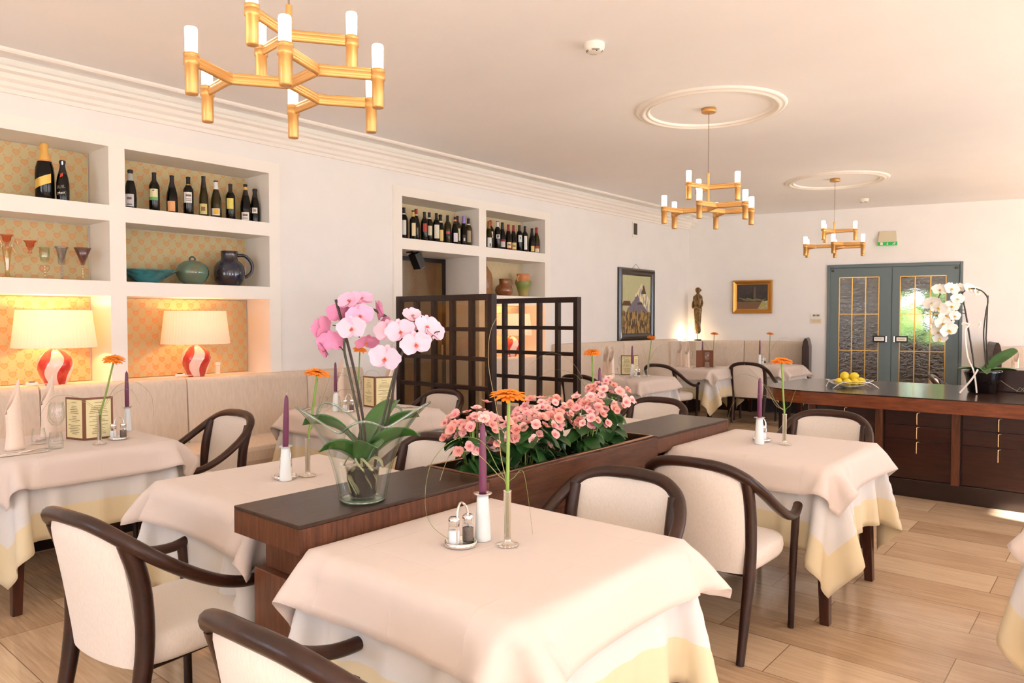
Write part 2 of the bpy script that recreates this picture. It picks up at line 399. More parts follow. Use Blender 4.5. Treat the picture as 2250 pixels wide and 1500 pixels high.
def thick_wall(name, face, holes, u0, u1, place):      # wall with reveals 0.25 deep
    m = wall_face(lambda u, v: place(u, v, 0), holes, u0, u1, 0, CZ)
    for (a, b, c, d) in holes:
        for (p, q) in (((a, c), (b, c)), ((b, c), (b, d)), ((b, d), (a, d)), ((a, d), (a, c))):
            m.add([place(*p, 0), place(*q, 0), place(*q, .25), place(*p, .25)], [(0, 1, 2, 3)], False)
    m2 = wall_face(lambda u, v: place(u, v, .25), holes, u0, u1, 0, CZ); m.add(m2.v, m2.f, False)
    return struct(m.build(name, MAT['wall']))
thick_wall('wall_right', None, RW, YF, 13.6, lambda y, z, d: (XR + d, y, z))
thick_wall('wall_front', None, FILL_WIN, 0, XR, lambda x, z, d: (x, YF - d, z))
def window(n, place, a, b, c, d):
    m = MB()
    def bar(u0, u1, v0, v1):
        P = [place(u, v, w) for w in (.10, .16) for (u, v) in ((u0, v0), (u1, v0), (u1, v1), (u0, v1))]
        m.hexa(P[:4], P[4:])
    for (u0, u1, v0, v1) in ((a, b, c, c + .06), (a, b, d - .06, d), (a, a + .06, c, d), (b - .06, b, c, d), ((a + b) / 2 - .04, (a + b) / 2 + .04, c, d)):
        bar(u0, u1, v0, v1)
    o = struct(m.build('window_%d' % n, MAT['trim']))
    L = bpy.data.lights.new('window_portal', 'AREA'); L.shape = 'RECTANGLE'; L.size = b - a; L.size_y = d - c
    L.cycles.is_portal = True
    lo = bpy.data.objects.new('daylight_portal', L); COL.objects.link(lo)
    p = Vector(place((a + b) / 2, (c + d) / 2, .2)); q = Vector(place((a + b) / 2, (c + d) / 2, 0))
    lo.location = p; lo.rotation_euler = (q - p).to_track_quat('-Z', 'Z').to_euler()
for i, h in enumerate(RW): window(i + 1, lambda y, z, d: (XR + d, y, z), *h)
for i, h in enumerate(FILL_WIN): window(i + 5, lambda x, z, d: (x, YF - d, z), *h)
m = MB(); m.add([(-1, YF, 0), (XR + .25, YF, 0), (XR + .25, 13.7, 0), (-1, 13.7, 0)], [(0, 1, 2, 3)], False)
o = struct(m.build('floor', MAT['floor']))
m = MB(); m.add([(-.05, YF, CZ), (-.05, 13.7, CZ), (XR + .25, 13.7, CZ), (XR + .25, YF, CZ)], [(0, 1, 2, 3)], False)
struct(m.build('ceiling', MAT['ceil']))
m = MB(); m.add([(XR + .25, -30, -.15), (60, -30, -.15), (60, 50, -.15), (XR + .25, 50, -.15)], [(0, 1, 2, 3)], False)
m.add([(-20, -40, -.15), (XR + .25, -40, -.15), (XR + .25, YF - .25, -.15), (-20, YF - .25, -.15)], [(0, 1, 2, 3)], False)
struct(m.build('trim_1', pm('bounce_ground', S(236, 230, 220), .9)))       # pale unseen ground added outside to bounce sunlight onto the ceiling
# cornices
PROF = [(0, 2.885), (.022, 2.885), (.028, 2.91), (.05, 2.92), (.058, 2.945), (.085, 2.962), (.098, 2.99), (.135, 3.0), (.14, 3.022), (.12, 3.04), (.1, CZ), (0, CZ)]
def cornice(n, along0, along1, loc, rot, sgn=1):
    m = MB()
    m.prism(PROF, 'y', along0, along1)
    m.prism([(.275, CZ), (.28, CZ - .018), (.292, CZ - .024), (.315, CZ - .024), (.328, CZ - .014), (.332, CZ)], 'y', along0, along1)
    o = m.build('trim_%d' % n, MAT['trim'], loc=loc, rot=rot); struct(o); return o
cornice(2, YF, 11.2, (0, 0, 0), (0, 0, 0))
cornice(3, -9.0, 0.1, BO, (0, 0, BA - PI / 2))
cornice(4, -13.6, -YF, (XR, 0, 0), (0, 0, PI))
# built-in shelf units: white frame and niches, papered backs
def shelf_unit(n, y0, y1, cells, zb, pas=None, depth=.36):
    m = MB(); holes = cells + ([pas] if pas else [])
    f = wall_face(lambda y, z: (.022, y, z), holes, y0, y1, zb, 2.745); m.add(f.v, f.f, False)
    for (a, b, c, d) in ((y0, y1, 2.745, 2.745), (y0, y0, zb, 2.745), (y1, y1, zb, 2.745)):
        m.add([(0, a, c), (0, b, d), (.022, b, d), (.022, a, c)], [(0, 1, 2, 3)], False)
    for h in holes:
        (a, b, c, d) = h; D = .56 if h is pas else depth
        m.add([(.022, a, c), (.022, b, c), (-D, b, c), (-D, a, c)], [(0, 1, 2, 3)], False)
        m.add([(.022, a, d), (-D, a, d), (-D, b, d), (.022, b, d)], [(0, 1, 2, 3)], False)
        m.add([(.022, a, c), (-D, a, c), (-D, a, d), (.022, a, d)], [(0, 1, 2, 3)], False)
        m.add([(.022, b, c), (.022, b, d), (-D, b, d), (-D, b, c)], [(0, 1, 2, 3)], False)
        m.add([(-D, a, c), (-D, b, c), (-D, b, d), (-D, a, d)], [(0, 1, 2, 3)], False)
    o = struct(m.build('trim_%d' % n, MAT['trim'])); return o
struct1 = shelf_unit(5, .84, 3.50, [h for h in NICHE if h[1] < 4], .9)
struct2 = shelf_unit(6, 4.77, 7.33, [h for h in NICHE if h[0] > 4], 0, PASS)
k = 7
for h in NICHE:
    a, b, c, d = h
    m = MB(); m.box(-.36, -.34, a + .005, b - .012, c + .004, d - .006)
    struct(m.build('trim_%d' % k, MAT['paper'] if a < 4 else MAT['paper2'], bevel=.004)); k += 1
# passage door deep in the far unit
def amber():
    t = NT('amber_ribbed_glass'); v = t.coord('Object')
    t.put(t.b.inputs['Base Color'], t.ramp(t.noise(t.coord('Object', (1, 2.2, .5)), 1.6, 2), [(.4, S(128, 112, 88)), (.55, S(112, 82, 40)), (.68, S(92, 56, 14))]))
    t.b.inputs['Roughness'].default_value = .25; t.bump(t.noise(v, 70, 3), .5, .006); return t.m
d2 = MB(); d2.box(-.55, -.50, 4.89, 6.0, 0, 2.11); d2 = struct(d2.build('door_2', MAT['screen']))
for (a, b) in ((4.93, 5.19), (5.22, 5.93)):
    m = MB(); m.box(-.498, -.494, a, b, .12, 2.06); m.build('pane', amber(), d2)
m = MB(); m.box(-.49, -.47, 5.90, 5.93, 1.0, 1.12); m.build('door_handle', MAT['chrome'], d2)

# main double door
door = struct(MB().box(2.12, 2.16, -.03, .06, 0, 2.24).box(3.86, 3.90, -.03, .06, 0, 2.24).box(2.16, 3.86, -.03, .06, 2.19, 2.24).build('door_1', MAT['doorgrey'], loc=BO, rot=(0, 0, BA), bevel=.006))
def door_pane():
    t = NT('antique_door_glass'); gl = t.node('ShaderNodeBsdfGlossy'); gl.inputs['Roughness'].default_value = .03
    tr = t.node('ShaderNodeBsdfTransparent'); tr.inputs[0].default_value = (.86, .84, .78, 1)
    bn = t.node('ShaderNodeBump'); bn.inputs['Strength'].default_value = .4; bn.inputs['Distance'].default_value = .02
    t.put(bn.inputs['Height'], t.noise(t.coord('Object', (1, 1, 1.6)), 16, 3, .5, .8)); t.t.links.new(bn.outputs[0], gl.inputs['Normal'])
    mx = t.node('ShaderNodeMixShader'); mx.inputs[0].default_value = .1
    rf = t.node('ShaderNodeBsdfRefraction'); rf.inputs['IOR'].default_value = 1.12; rf.inputs['Roughness'].default_value = .05
    rf.inputs[0].default_value = (.9, .88, .82, 1); t.t.links.new(bn.outputs[0], rf.inputs['Normal'])
    t.t.links.new(rf.outputs[0], mx.inputs[1]); t.t.links.new(gl.outputs[0], mx.inputs[2]); t.surf(mx.outputs[0]); return t.m
MAT['doorpane'] = door_pane()
for (a, b, ga, gb, hx) in ((2.162, 2.998, 2.285, 2.835, 2.84), (3.004, 3.858, 3.105, 3.70, 3.11)):
    lf = wall_face(lambda x, z: (x, -.012, z), [(ga, gb, .34, 2.05)], a, b, .01, 2.188)
    bk = wall_face(lambda x, z: (x, .03, z), [(ga, gb, .34, 2.05)], a, b, .01, 2.188); lf.add(bk.v, bk.f, False)
    for (p, q) in (((ga, .34), (gb, .34)), ((gb, .34), (gb, 2.05)), ((gb, 2.05), (ga, 2.05)), ((ga, 2.05), (ga, .34)), ((a, .01), (a, 2.188)), ((b, 2.188), (b, .01)), ((a, 2.188), (b, 2.188))):
        lf.add([(p[0], -.012, p[1]), (q[0], -.012, q[1]), (q[0], .03, q[1]), (p[0], .03, p[1])], [(0, 1, 2, 3)], False)
    leaf = lf.build('door_leaf', MAT['doorgrey'], door)
    m = MB(); m.box(ga, gb, .006, .012, .34, 2.05); m.build('pane', MAT['doorpane'], leaf)
    m = MB(); w = (gb - ga) / 3
    for i in (1, 2): m.box(ga + w * i - .007, ga + w * i + .007, -.004, .016, .34, 2.05)
    for zz in (.94, 1.49): m.box(ga, gb, -.003, .015, zz - .006, zz + .006)
    for (p, q, r, s_) in ((ga, ga + .012, .34, 2.05), (gb - .012, gb, .34, 2.05), (ga, gb, 2.038, 2.05), (ga, gb, .34, .352)): m.box(p, q, -.006, .014, r, s_)
    m.build('glazing_bars', MAT['brass'], leaf)
    s_ = 1 if hx > 3 else -1
    x0, x1 = (hx - .085, hx + .085) if s_ < 0 else (hx - .06, hx + .11)
    m = MB(); m.box(x0, x1, -.055, -.012, 1.07, 1.165); hd = m.build('door_handle', MAT['black'], leaf, bevel=.006)
    m = MB(); m.box(x0 + .02, x1 - .02, -.058, -.0545, 1.09, 1.145); pl = m.build('push_plate', MAT['white'], hd)
    m = MB()
    for i in range(7): m.box(x0 + .035 + i * .014, x0 + .043 + i * .014, -.0592, -.0578, 1.112, 1.126)
    m.build('plate_lettering', MAT['ink'], pl)
    m = MB(); xx = x1 if s_ < 0 else x0 - .018; m.box(xx, xx + .018, -.03, -.012, 1.075, 1.16); m.build('latch_plate', MAT['chrome'], leaf)
MB().box(2.985, 3.015, .031, .045, .01, 2.188).build('light_gap_strip', MAT['doorgrey'], door)  # strip added behind the leaves to stop light through their gap
MB().box(2.18, 2.215, -.035, -.012, 2.135, 2.165).build('door_closer', MAT['slot'], door, bevel=.004); MB().box(3.80, 3.84, -.035, -.012, 2.135, 2.165).build('door_closer', MAT['slot'], door, bevel=.004)
# added hall behind the double door; its colours stand in for glass reflections
hall = MB()
hall.add([(1.0, .12, 0), (5.4, .12, 0), (5.4, 4.5, 0), (1.0, 4.5, 0)], [(0, 1, 2, 3)], False)
hall.build('floor.001', pm('hall_floor', S(96, 80, 58), .3), loc=BO, rot=(0, 0, BA))['kind'] = 'structure'
hw = MB()
def hall_reflection_mat():  # brown to grey-blue bands by height paint in the reflections of the panes
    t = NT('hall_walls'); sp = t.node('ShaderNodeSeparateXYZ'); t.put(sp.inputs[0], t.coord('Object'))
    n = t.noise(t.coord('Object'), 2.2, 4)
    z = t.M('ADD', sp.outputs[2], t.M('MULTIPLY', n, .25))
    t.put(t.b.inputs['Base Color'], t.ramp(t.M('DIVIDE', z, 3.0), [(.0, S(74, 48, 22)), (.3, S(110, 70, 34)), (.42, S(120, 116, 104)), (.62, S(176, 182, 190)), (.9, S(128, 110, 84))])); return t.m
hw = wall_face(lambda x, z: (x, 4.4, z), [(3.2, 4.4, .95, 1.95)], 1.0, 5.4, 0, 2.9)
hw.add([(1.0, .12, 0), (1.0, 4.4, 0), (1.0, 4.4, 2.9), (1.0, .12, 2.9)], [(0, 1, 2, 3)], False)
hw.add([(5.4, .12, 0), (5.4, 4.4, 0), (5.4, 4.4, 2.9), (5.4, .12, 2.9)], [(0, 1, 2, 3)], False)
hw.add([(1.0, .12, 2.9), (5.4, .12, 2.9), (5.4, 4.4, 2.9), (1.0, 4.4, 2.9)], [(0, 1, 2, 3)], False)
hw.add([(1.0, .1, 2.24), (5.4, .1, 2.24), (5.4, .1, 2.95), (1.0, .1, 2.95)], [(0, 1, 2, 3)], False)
struct(hw.build('wall_hall', hall_reflection_mat(), loc=BO, rot=(0, 0, BA)))
hc = MB().box(1.9, 2.9, 2.2, 2.7, 0, .92).box(1.85, 2.95, 2.15, 2.75, .92, .98).build('reflection_cabinet', MAT['wood_red_z'], loc=BO, rot=(0, 0, BA))  # cabinet added behind the panes in place of their brown reflections
tag(hc, 'added dark cabinet behind the double door, standing in for brown reflections in its glass', 'cabinet')
t = NT('reflected_garden_green'); t.put(t.b.inputs['Base Color'], t.ramp(t.noise(t.coord(), 3, 5), [(.3, S(40, 70, 24)), (.6, S(110, 150, 60)), (.8, S(190, 210, 140))])); t.b.inputs['Roughness'].default_value = .9
hg = MB(); rg = random.Random(3)  # green spheres added beyond the hall in place of the reflected garden
for i in range(60): hg.sphere((rg.uniform(2.4, 5.6), rg.uniform(6.0, 7.2), rg.uniform(-.1, 2.6)), rg.uniform(.2, .4), 7, 5)
tag(hg.build('reflection_shrubs', t.m, loc=BO, rot=(0, 0, BA)), 'added green shrubs behind the double door, standing in for garden reflections in its glass', 'shrub', kind='stuff')

# ceiling roses
def rose(n, x, y):
    m = MB(); m.lathe([(.465, CZ), (.468, CZ - .012), (.482, CZ - .02), (.495, CZ - .012), (.502, CZ - .018), (.515, CZ - .028), (.532, CZ - .024), (.542, CZ - .014), (.556, CZ - .018), (.572, CZ - .014), (.582, CZ)], 96, (x, y, 0))
    struct(m.build('trim_%d' % n, MAT['trim']))
rose(30, 3.03, 5.45); rose(31, 2.88, 9.22)

# ================================================================== SMALL FIXTURES ON WALLS AND CEILING
def smoke(x, y, label):
    t = thing('smoke_detector', label, 'smoke detector', (x, y, CZ), 0, 'ceiling smoke detectors')
    MB().lathe([(.062, 0), (.062, -.022), (.058, -.034), (.05, -.044), (.044, -.05), (.03, -.052), (0, -.052)], 28).build('housing', MAT['white'], t)
    m = MB()
    for (r, z) in ((.0505, -.0445), (.0465, -.049)):
        for q in range(4): m.lathe([(r, z), (r - .003, z - .0022)], 6, a0=q * PI / 2 + .25, a1=q * PI / 2 + 1.3)
    m.build('vent_slots', MAT['slot'], t); MB().sphere((.03, -.02, -.05), .005, 8, 6).build('indicator', MAT['slot'], t)
smoke(3.10, 3.72, 'white round smoke detector on the ceiling, the nearer and larger of the two')
smoke(2.76, 10.9, 'white round smoke detector on the ceiling near the exit sign, the farther small one')
t = thing('exit_sign', 'box shaped exit sign light with a green pictogram strip, above the grey double door', 'exit sign', BW(2.93, 0, 2.62), BA)
MB().hexa([(-.125, 0, -.075), (.125, 0, -.075), (.125, -.05, -.075), (-.125, -.05, -.075)], [(-.115, 0, .1), (.115, 0, .1), (.105, -.035, .09), (-.105, -.035, .09)]).build('housing', pm('exit_housing', S(214, 200, 168), .5), t)
g = MB().box(-.13, .13, -.054, -.01, -.115, -.065).build('sign_panel', pm('exit_green', S(24, 160, 66), .4, emit=S(24, 160, 66), estr=.25), t)
m = MB(); m.box(-.095, -.06, -.056, -.0535, -.11, -.07)
m.box(-.005, .005, -.056, -.0535, -.108, -.072); m.prism([(-.016, -.097), (.016, -.097), (0, -.112)], 'y', -.056, -.0535)
m.sphere((.098, -.055, -.075), .006, 8, 6); m.tube([(.095, -.055, -.08), (.085, -.055, -.095)], .005, 6)
m.tube([(.085, -.055, -.095), (.098, -.055, -.102), (.094, -.055, -.112)], .0035, 6); m.tube([(.085, -.055, -.095), (.075, -.055, -.103), (.064, -.055, -.103)], .0035, 6)
m.tube([(.094, -.055, -.082), (.108, -.055, -.09), (.114, -.055, -.086)], .003, 6); m.tube([(.094, -.055, -.082), (.08, -.055, -.083), (.074, -.055, -.09)], .003, 6)
m.build('pictogram', MAT['white'], g)
for (z, lab, dark) in ((1.47, 'white wall panel with a dark button row beside the grey double door', True), (1.385, 'plain beige wall switch panel below the dark buttoned one by the door', False)):
    t = thing('wall_panel', lab, 'wall switch', BW(1.965, 0, z), BA)
    MB().box(-.075, .075, -.014, 0, -.033, .033).build('cover', MAT['white'] if dark else pm('beige_cover', S(226, 208, 176), .5), t, bevel=.003)
    m = MB()
    for i in range(5): m.box(-.045 + i * .02, -.033 + i * .02, -.017, -.013, -.014, .014)
    m.build('buttons', MAT['slot'] if dark else pm('pale_buttons', S(210, 192, 156), .5), t)
t = thing('air_vent', 'small dark rectangular air vent with white rim high on the left wall', 'air vent', (0, 9.41, 2.745))
MB().box(0, .012, -.075, .075, -.125, .1).build('rim', MAT['white'], t, bevel=.003)
m = MB(); m.box(.0125, .014, -.05, .05, -.085, .08); m.build('grille', MAT['slot'], t)
t = thing('spotlight', 'black square ceiling spotlight hanging in the passage beside the far wine shelf', 'spotlight', (-.13, 5.17, 2.12))
MB().box(-.05, .05, -.06, .06, -.012, 0).build('mount', MAT['black'], t)
Mt = Matrix.Translation((0.02, 0.03, -.09)) @ Matrix.Rotation(R(28), 4, 'X')
MB().box(-.055, .055, -.045, .045, -.085, .085, Mt).build('lamp_head', MAT['black'], t, bevel=.004)
MB().box(-.045, .045, -.036, .036, -.088, -.084, Mt).build('lens', MAT['white'], t)

def painting_mountain():
    t = NT('mountain_painting'); c = t.coord('Object'); sp = t.node('ShaderNodeSeparateXYZ'); t.put(sp.inputs[0], c)
    y = t.M('DIVIDE', sp.outputs[1], .82); z = t.M('DIVIDE', sp.outputs[2], .86)       # -.5 .. .5
    n = t.noise(t.coord('Object', (1, 1, 1)), 9, 5, .6); n2 = t.noise(t.coord('Object', (1, 1, .35)), 24, 4, .6)
    zz = t.M('ADD', z, t.M('MULTIPLY', t.M('SUBTRACT', n, .5), .22))
    sky = t.mix(n2, S(178, 178, 138), S(206, 200, 150))
    def peak(cy, cz, sl): return t.M('LESS_THAN', zz, t.M('SUBTRACT', cz, t.M('MULTIPLY', t.M('ABSOLUTE', t.M('SUBTRACT', y, cy)), sl)))
    col = t.mix(peak(.18, .36, 1.0), sky, t.mix(t.M('GREATER_THAN', n2, .53), S(238, 226, 176), S(150, 150, 160)))
    col = t.mix(peak(.02, .16, .75), col, t.mix(n2, S(96, 88, 104), S(140, 132, 142)))
    col = t.mix(t.M('LESS_THAN', zz, -.12), col, t.mix(t.M('GREATER_THAN', n2, .5), S(78, 58, 30), S(172, 140, 84)))
    t.put(t.b.inputs['Base Color'], col); t.b.inputs['Roughness'].default_value = .5; t.bump(n2, .3, .004); return t.m
def framed(name, lab, loc, rz, w, h, fw, fmat, canvas, depth=.04, inner=None):
    t = thing(name, lab, 'painting', loc, rz)
    m = MB()      # built in a plane facing -y
    for (r, mm) in ((1, m),):
        prof = [(0, 0), (0, -depth * .6), (fw * .25, -depth), (fw * .55, -depth * .8), (fw * .8, -depth * .5), (fw, -depth * .45), (fw, 0)]
        P = []
        for (i, d) in prof:
            x, z = w / 2 - i, h / 2 - i
            P.append([(-x, d, -z), (x, d, -z), (x, d, z), (-x, d, z)])
        m.loft(P, True, False, False)
    m.build('frame', fmat, t)
    return t
tp = framed('framed_painting', 'tall dark framed painting of a snowy mountain above stone houses, on the left wall', (0.0, 9.45, 1.63), PI / 2, 1.02, 1.06, .105, pm('ebony_frame', S(34, 24, 18), .25, coat=.4), None, .05)
cv = MB().box(-.006, .0, -.41, .41, -.43, .43).build('canvas', painting_mountain(), tp, loc=(0, -.018, 0), rot=(0, 0, -PI / 2))
m = MB()
for (a, b, c, d, col) in ((-.40, -.18, -.2, -.02, S(214, 190, 122)), (.02, .16, -.24, .0, S(226, 206, 140)), (.14, .26, -.1, .18, S(196, 150, 84))):
    q = MB(); q.box(-.004, .003, a, b, c, d)
    m.add(q.v, q.f, False)
m.build('painted_houses', pm('ochre_paint', S(226, 206, 146), .6, var=.15, vscale=22), cv, loc=(-.004, 0, 0))
q = MB()
for (a, b, d, h_) in ((-.41, -.16, -.02, .07), (0, .18, 0, .03), (.13, .27, .16, .13)): q.prism([(a, d), (b, d), (b - .03 if h_ < .1 else (a + b) / 2 + .01, d + h_), (a + .04 if h_ < .1 else (a + b) / 2 - .01, d + h_)], 'x', -.006, .005)
q.build('painted_roofs', pm('umber_paint', S(96, 62, 40), .6, var=.3, vscale=30), cv, loc=(-.004, 0, 0))
MB().tube([(-.12, .0, .52), (0, .0, .6), (.12, .0, .52)], .003, 6).build('hanging_wire', MAT['slot'], tp)
tp = framed('framed_painting', 'small gilt framed dark still life painting beside the bronze statue on the back wall', BW(1.02, 0, 1.77), BA, .61, .53, .07, pm('gilt_frame', S(190, 134, 62), .3, .8), None, .05)
def still():
    t = NT('still_life'); n = t.noise(t.coord('Object', (1, 1, 2)), 12, 5, .65)
    sp = t.node('ShaderNodeSeparateXYZ'); t.put(sp.inputs[0], t.coord('Object')); zz = t.M('ADD', sp.outputs[2], t.M('MULTIPLY', t.M('SUBTRACT', n, .5), .06))
    c = t.mix(t.M('LESS_THAN', zz, -.08), t.ramp(n, [(.4, S(36, 24, 16)), (.7, S(62, 44, 28))]), S(112, 78, 46))
    t.put(t.b.inputs['Base Color'], c); t.b.inputs['Roughness'].default_value = .4; return t.m
cv = MB().box(-.24, .24, -.018, -.012, -.2, .2).build('canvas', still(), tp)
m = MB()
for i in range(9): m.tube(smooth_path([(-.2 + .03 * i, -.0185, -.02 - .012 * (i % 4)), (-.12 + .03 * i, -.0195, -.035 - .014 * (i % 3)), (-.03 + .03 * i, -.0185, -.03 - .012 * (i % 4))], 4), .006, 6)
m.build('painted_fish', pm('fish_paint', S(128, 122, 74), .5, var=.4, vscale=60), cv)
m = MB(); m.prism([(.08, -.2), (.24, -.2), (.24, -.06), (.15, -.07)], 'y', -.0195, -.0178); m.build('painted_cloth', pm('cloth_paint', S(170, 160, 120), .6, var=.2), cv)
MB().sphere((.16, -.02, -.125), .03, 12, 8, (1, .15, 1)).build('painted_lemon', pm('lemon_paint', S(168, 150, 40), .5), cv)
MB().lathe([(.03, -.02), (.026, .05), (.022, .13), (.026, .16)], 14, (.03, -.017, 0), None, True, None, PI, 2 * PI).build('painted_jug', pm('jug_paint', S(86, 64, 50), .5), cv)

# statue on its rod
t = thing('bronze_statue', 'slim bronze statue of a robed standing woman, lit from below in the back corner', 'statue', (.24, 11.0, 1.065))
MB().lathe([(.0, 0), (.06, 0), (.06, .02), (0, .02)], 20).build('base', MAT['black'], t)
MB().tube([(0, 0, .02), (0, 0, .14)], .006, 8).build('rod', MAT['black'], t)
bz = pm('bronze', S(118, 92, 58), .38, .7, var=.35, vscale=40, bump=.9)
prof = [(0, .11), (.03, .115), (.042, .15), (.04, .25), (.045, .34), (.05, .42), (.055, .5), (.058, .56), (.06, .62), (.066, .68), (.06, .72), (.035, .745), (.02, .76), (.02, .775), (.03, .79), (.036, .815), (.034, .84), (.02, .86), (0, .865)]
MB().lathe(prof, 20, wob=lambda a, z: (1 + .22 * math.cos(2 * a)) * (1 + .05 * math.sin(5 * a + z * 40))).build('figure', bz, t)
m = MB()
for s_ in (-1, 1): m.tube(smooth_path([(s_ * .055, 0, .7), (s_ * .085, -.01, .6), (s_ * .06, -.05, .53), (0, -.06, .55)], 4), .014, 8)
m.build('arms', bz, t); MB().sphere((.032, .02, .82), .02, 10, 8).build('hair_bun', bz, t)
t = thing('uplight', 'small round uplight behind the banquette ledge, glowing below the bronze statue', 'spotlight', (.07, 10.88, 1.065))
MB().lathe([(0, 0), (.03, 0), (.03, .03), (.022, .035), (0, .035)], 18).build('housing', MAT['white'], t)
L = bpy.data.lights.new('uplight_lamp', 'POINT'); L.energy = 5; L.color = (1, .72, .4); L.shadow_soft_size = .03
lo = bpy.data.objects.new('lamp', L); COL.objects.link(lo); lo.location = (0, 0, .07); lo.parent = t

# ================================================================== CHANDELIERS
def chandelier(x, y, ang, label):
    t = thing('chandelier', label, 'chandelier', (x, y, 0), 0, 'gold candle chandeliers')
    MB().lathe([(0, CZ), (.055, CZ), (.057, CZ - .03), (.05, CZ - .035), (0, CZ - .035)], 28).build('canopy', MAT['gold'], t)
    MB().tube([(0, 0, CZ - .03), (0, 0, 2.56)], .0035, 8).build('cable', MAT['cord'], t)
    MB().tube([(0, 0, 2.57), (0, 0, 2.285)], .0115, 12).build('stem', MAT['gold'], t)
    def dirv(a): return Vector((math.cos(a), math.sin(a), 0))
    def arm(pts, z):       # flat bar of 26 x 34 mm with a groove, rounded bends
        P = smooth_path([Vector((p[0], p[1], z)) for p in pts], 5)
        m = MB(); m.tube(P, .013, 8, .75, up=(0, 0, 1)); m.tube([p + Vector((0, 0, .013)) for p in P], .0105, 8, .7); m.tube([p - Vector((0, 0, .008)) for p in P], .0115, 8, .7); return m
    def cup(p, z):
        m = MB(); m.lathe([(0, z - .115), (.0195, z - .115), (.021, z - .11), (.0215, z - .02), (.0255, z - .018), (.0255, z + .004), (.0235, z + .005), (.0235, z + .009), (.0255, z + .01), (.0255, z + .02), (.022, z + .021), (0, z + .021)], 22, (p[0], p[1], 0))
        m.build('candle_cup', MAT['gold'], t)
        MB().lathe([(.0, z + .02), (.0195, z + .02), (.0205, z + .1), (.019, z + .106), (0, z + .107)], 20, (p[0], p[1], 0)).build('bulb', MAT['bulb'], t)
    zl, zu = 2.285, 2.46
    for k_ in range(3):
        a = ang + k_ * 2 * PI / 3; f = dirv(a) * .205
        MBa = arm([(0, 0), f * .5, f * .92, f], zl); MBa.build('arm', MAT['gold'], t)
        for s_ in (-1, 1):
            e = f + dirv(a + s_ * PI / 3) * .205
            arm([f * .97, f + (e - f) * .12, f + (e - f) * .5, e], zl).build('branch', MAT['gold'], t); cup(e, zl)
        a2 = a + PI / 3; e = dirv(a2) * .225
        arm([(0, 0), e * .5, e], zu).build('arm', MAT['gold'], t); cup(e, zu)
    return t
chandelier(3.22, 1.54, R(355), 'matte gold candle chandelier at top left, nearest and largest of the three')
chandelier(3.03, 5.44, R(315), 'matte gold candle chandelier under the nearer ceiling rose, middle of the three')
chandelier(2.90, 9.12, R(315), 'matte gold candle chandelier in front of the exit sign, farthest of the three')

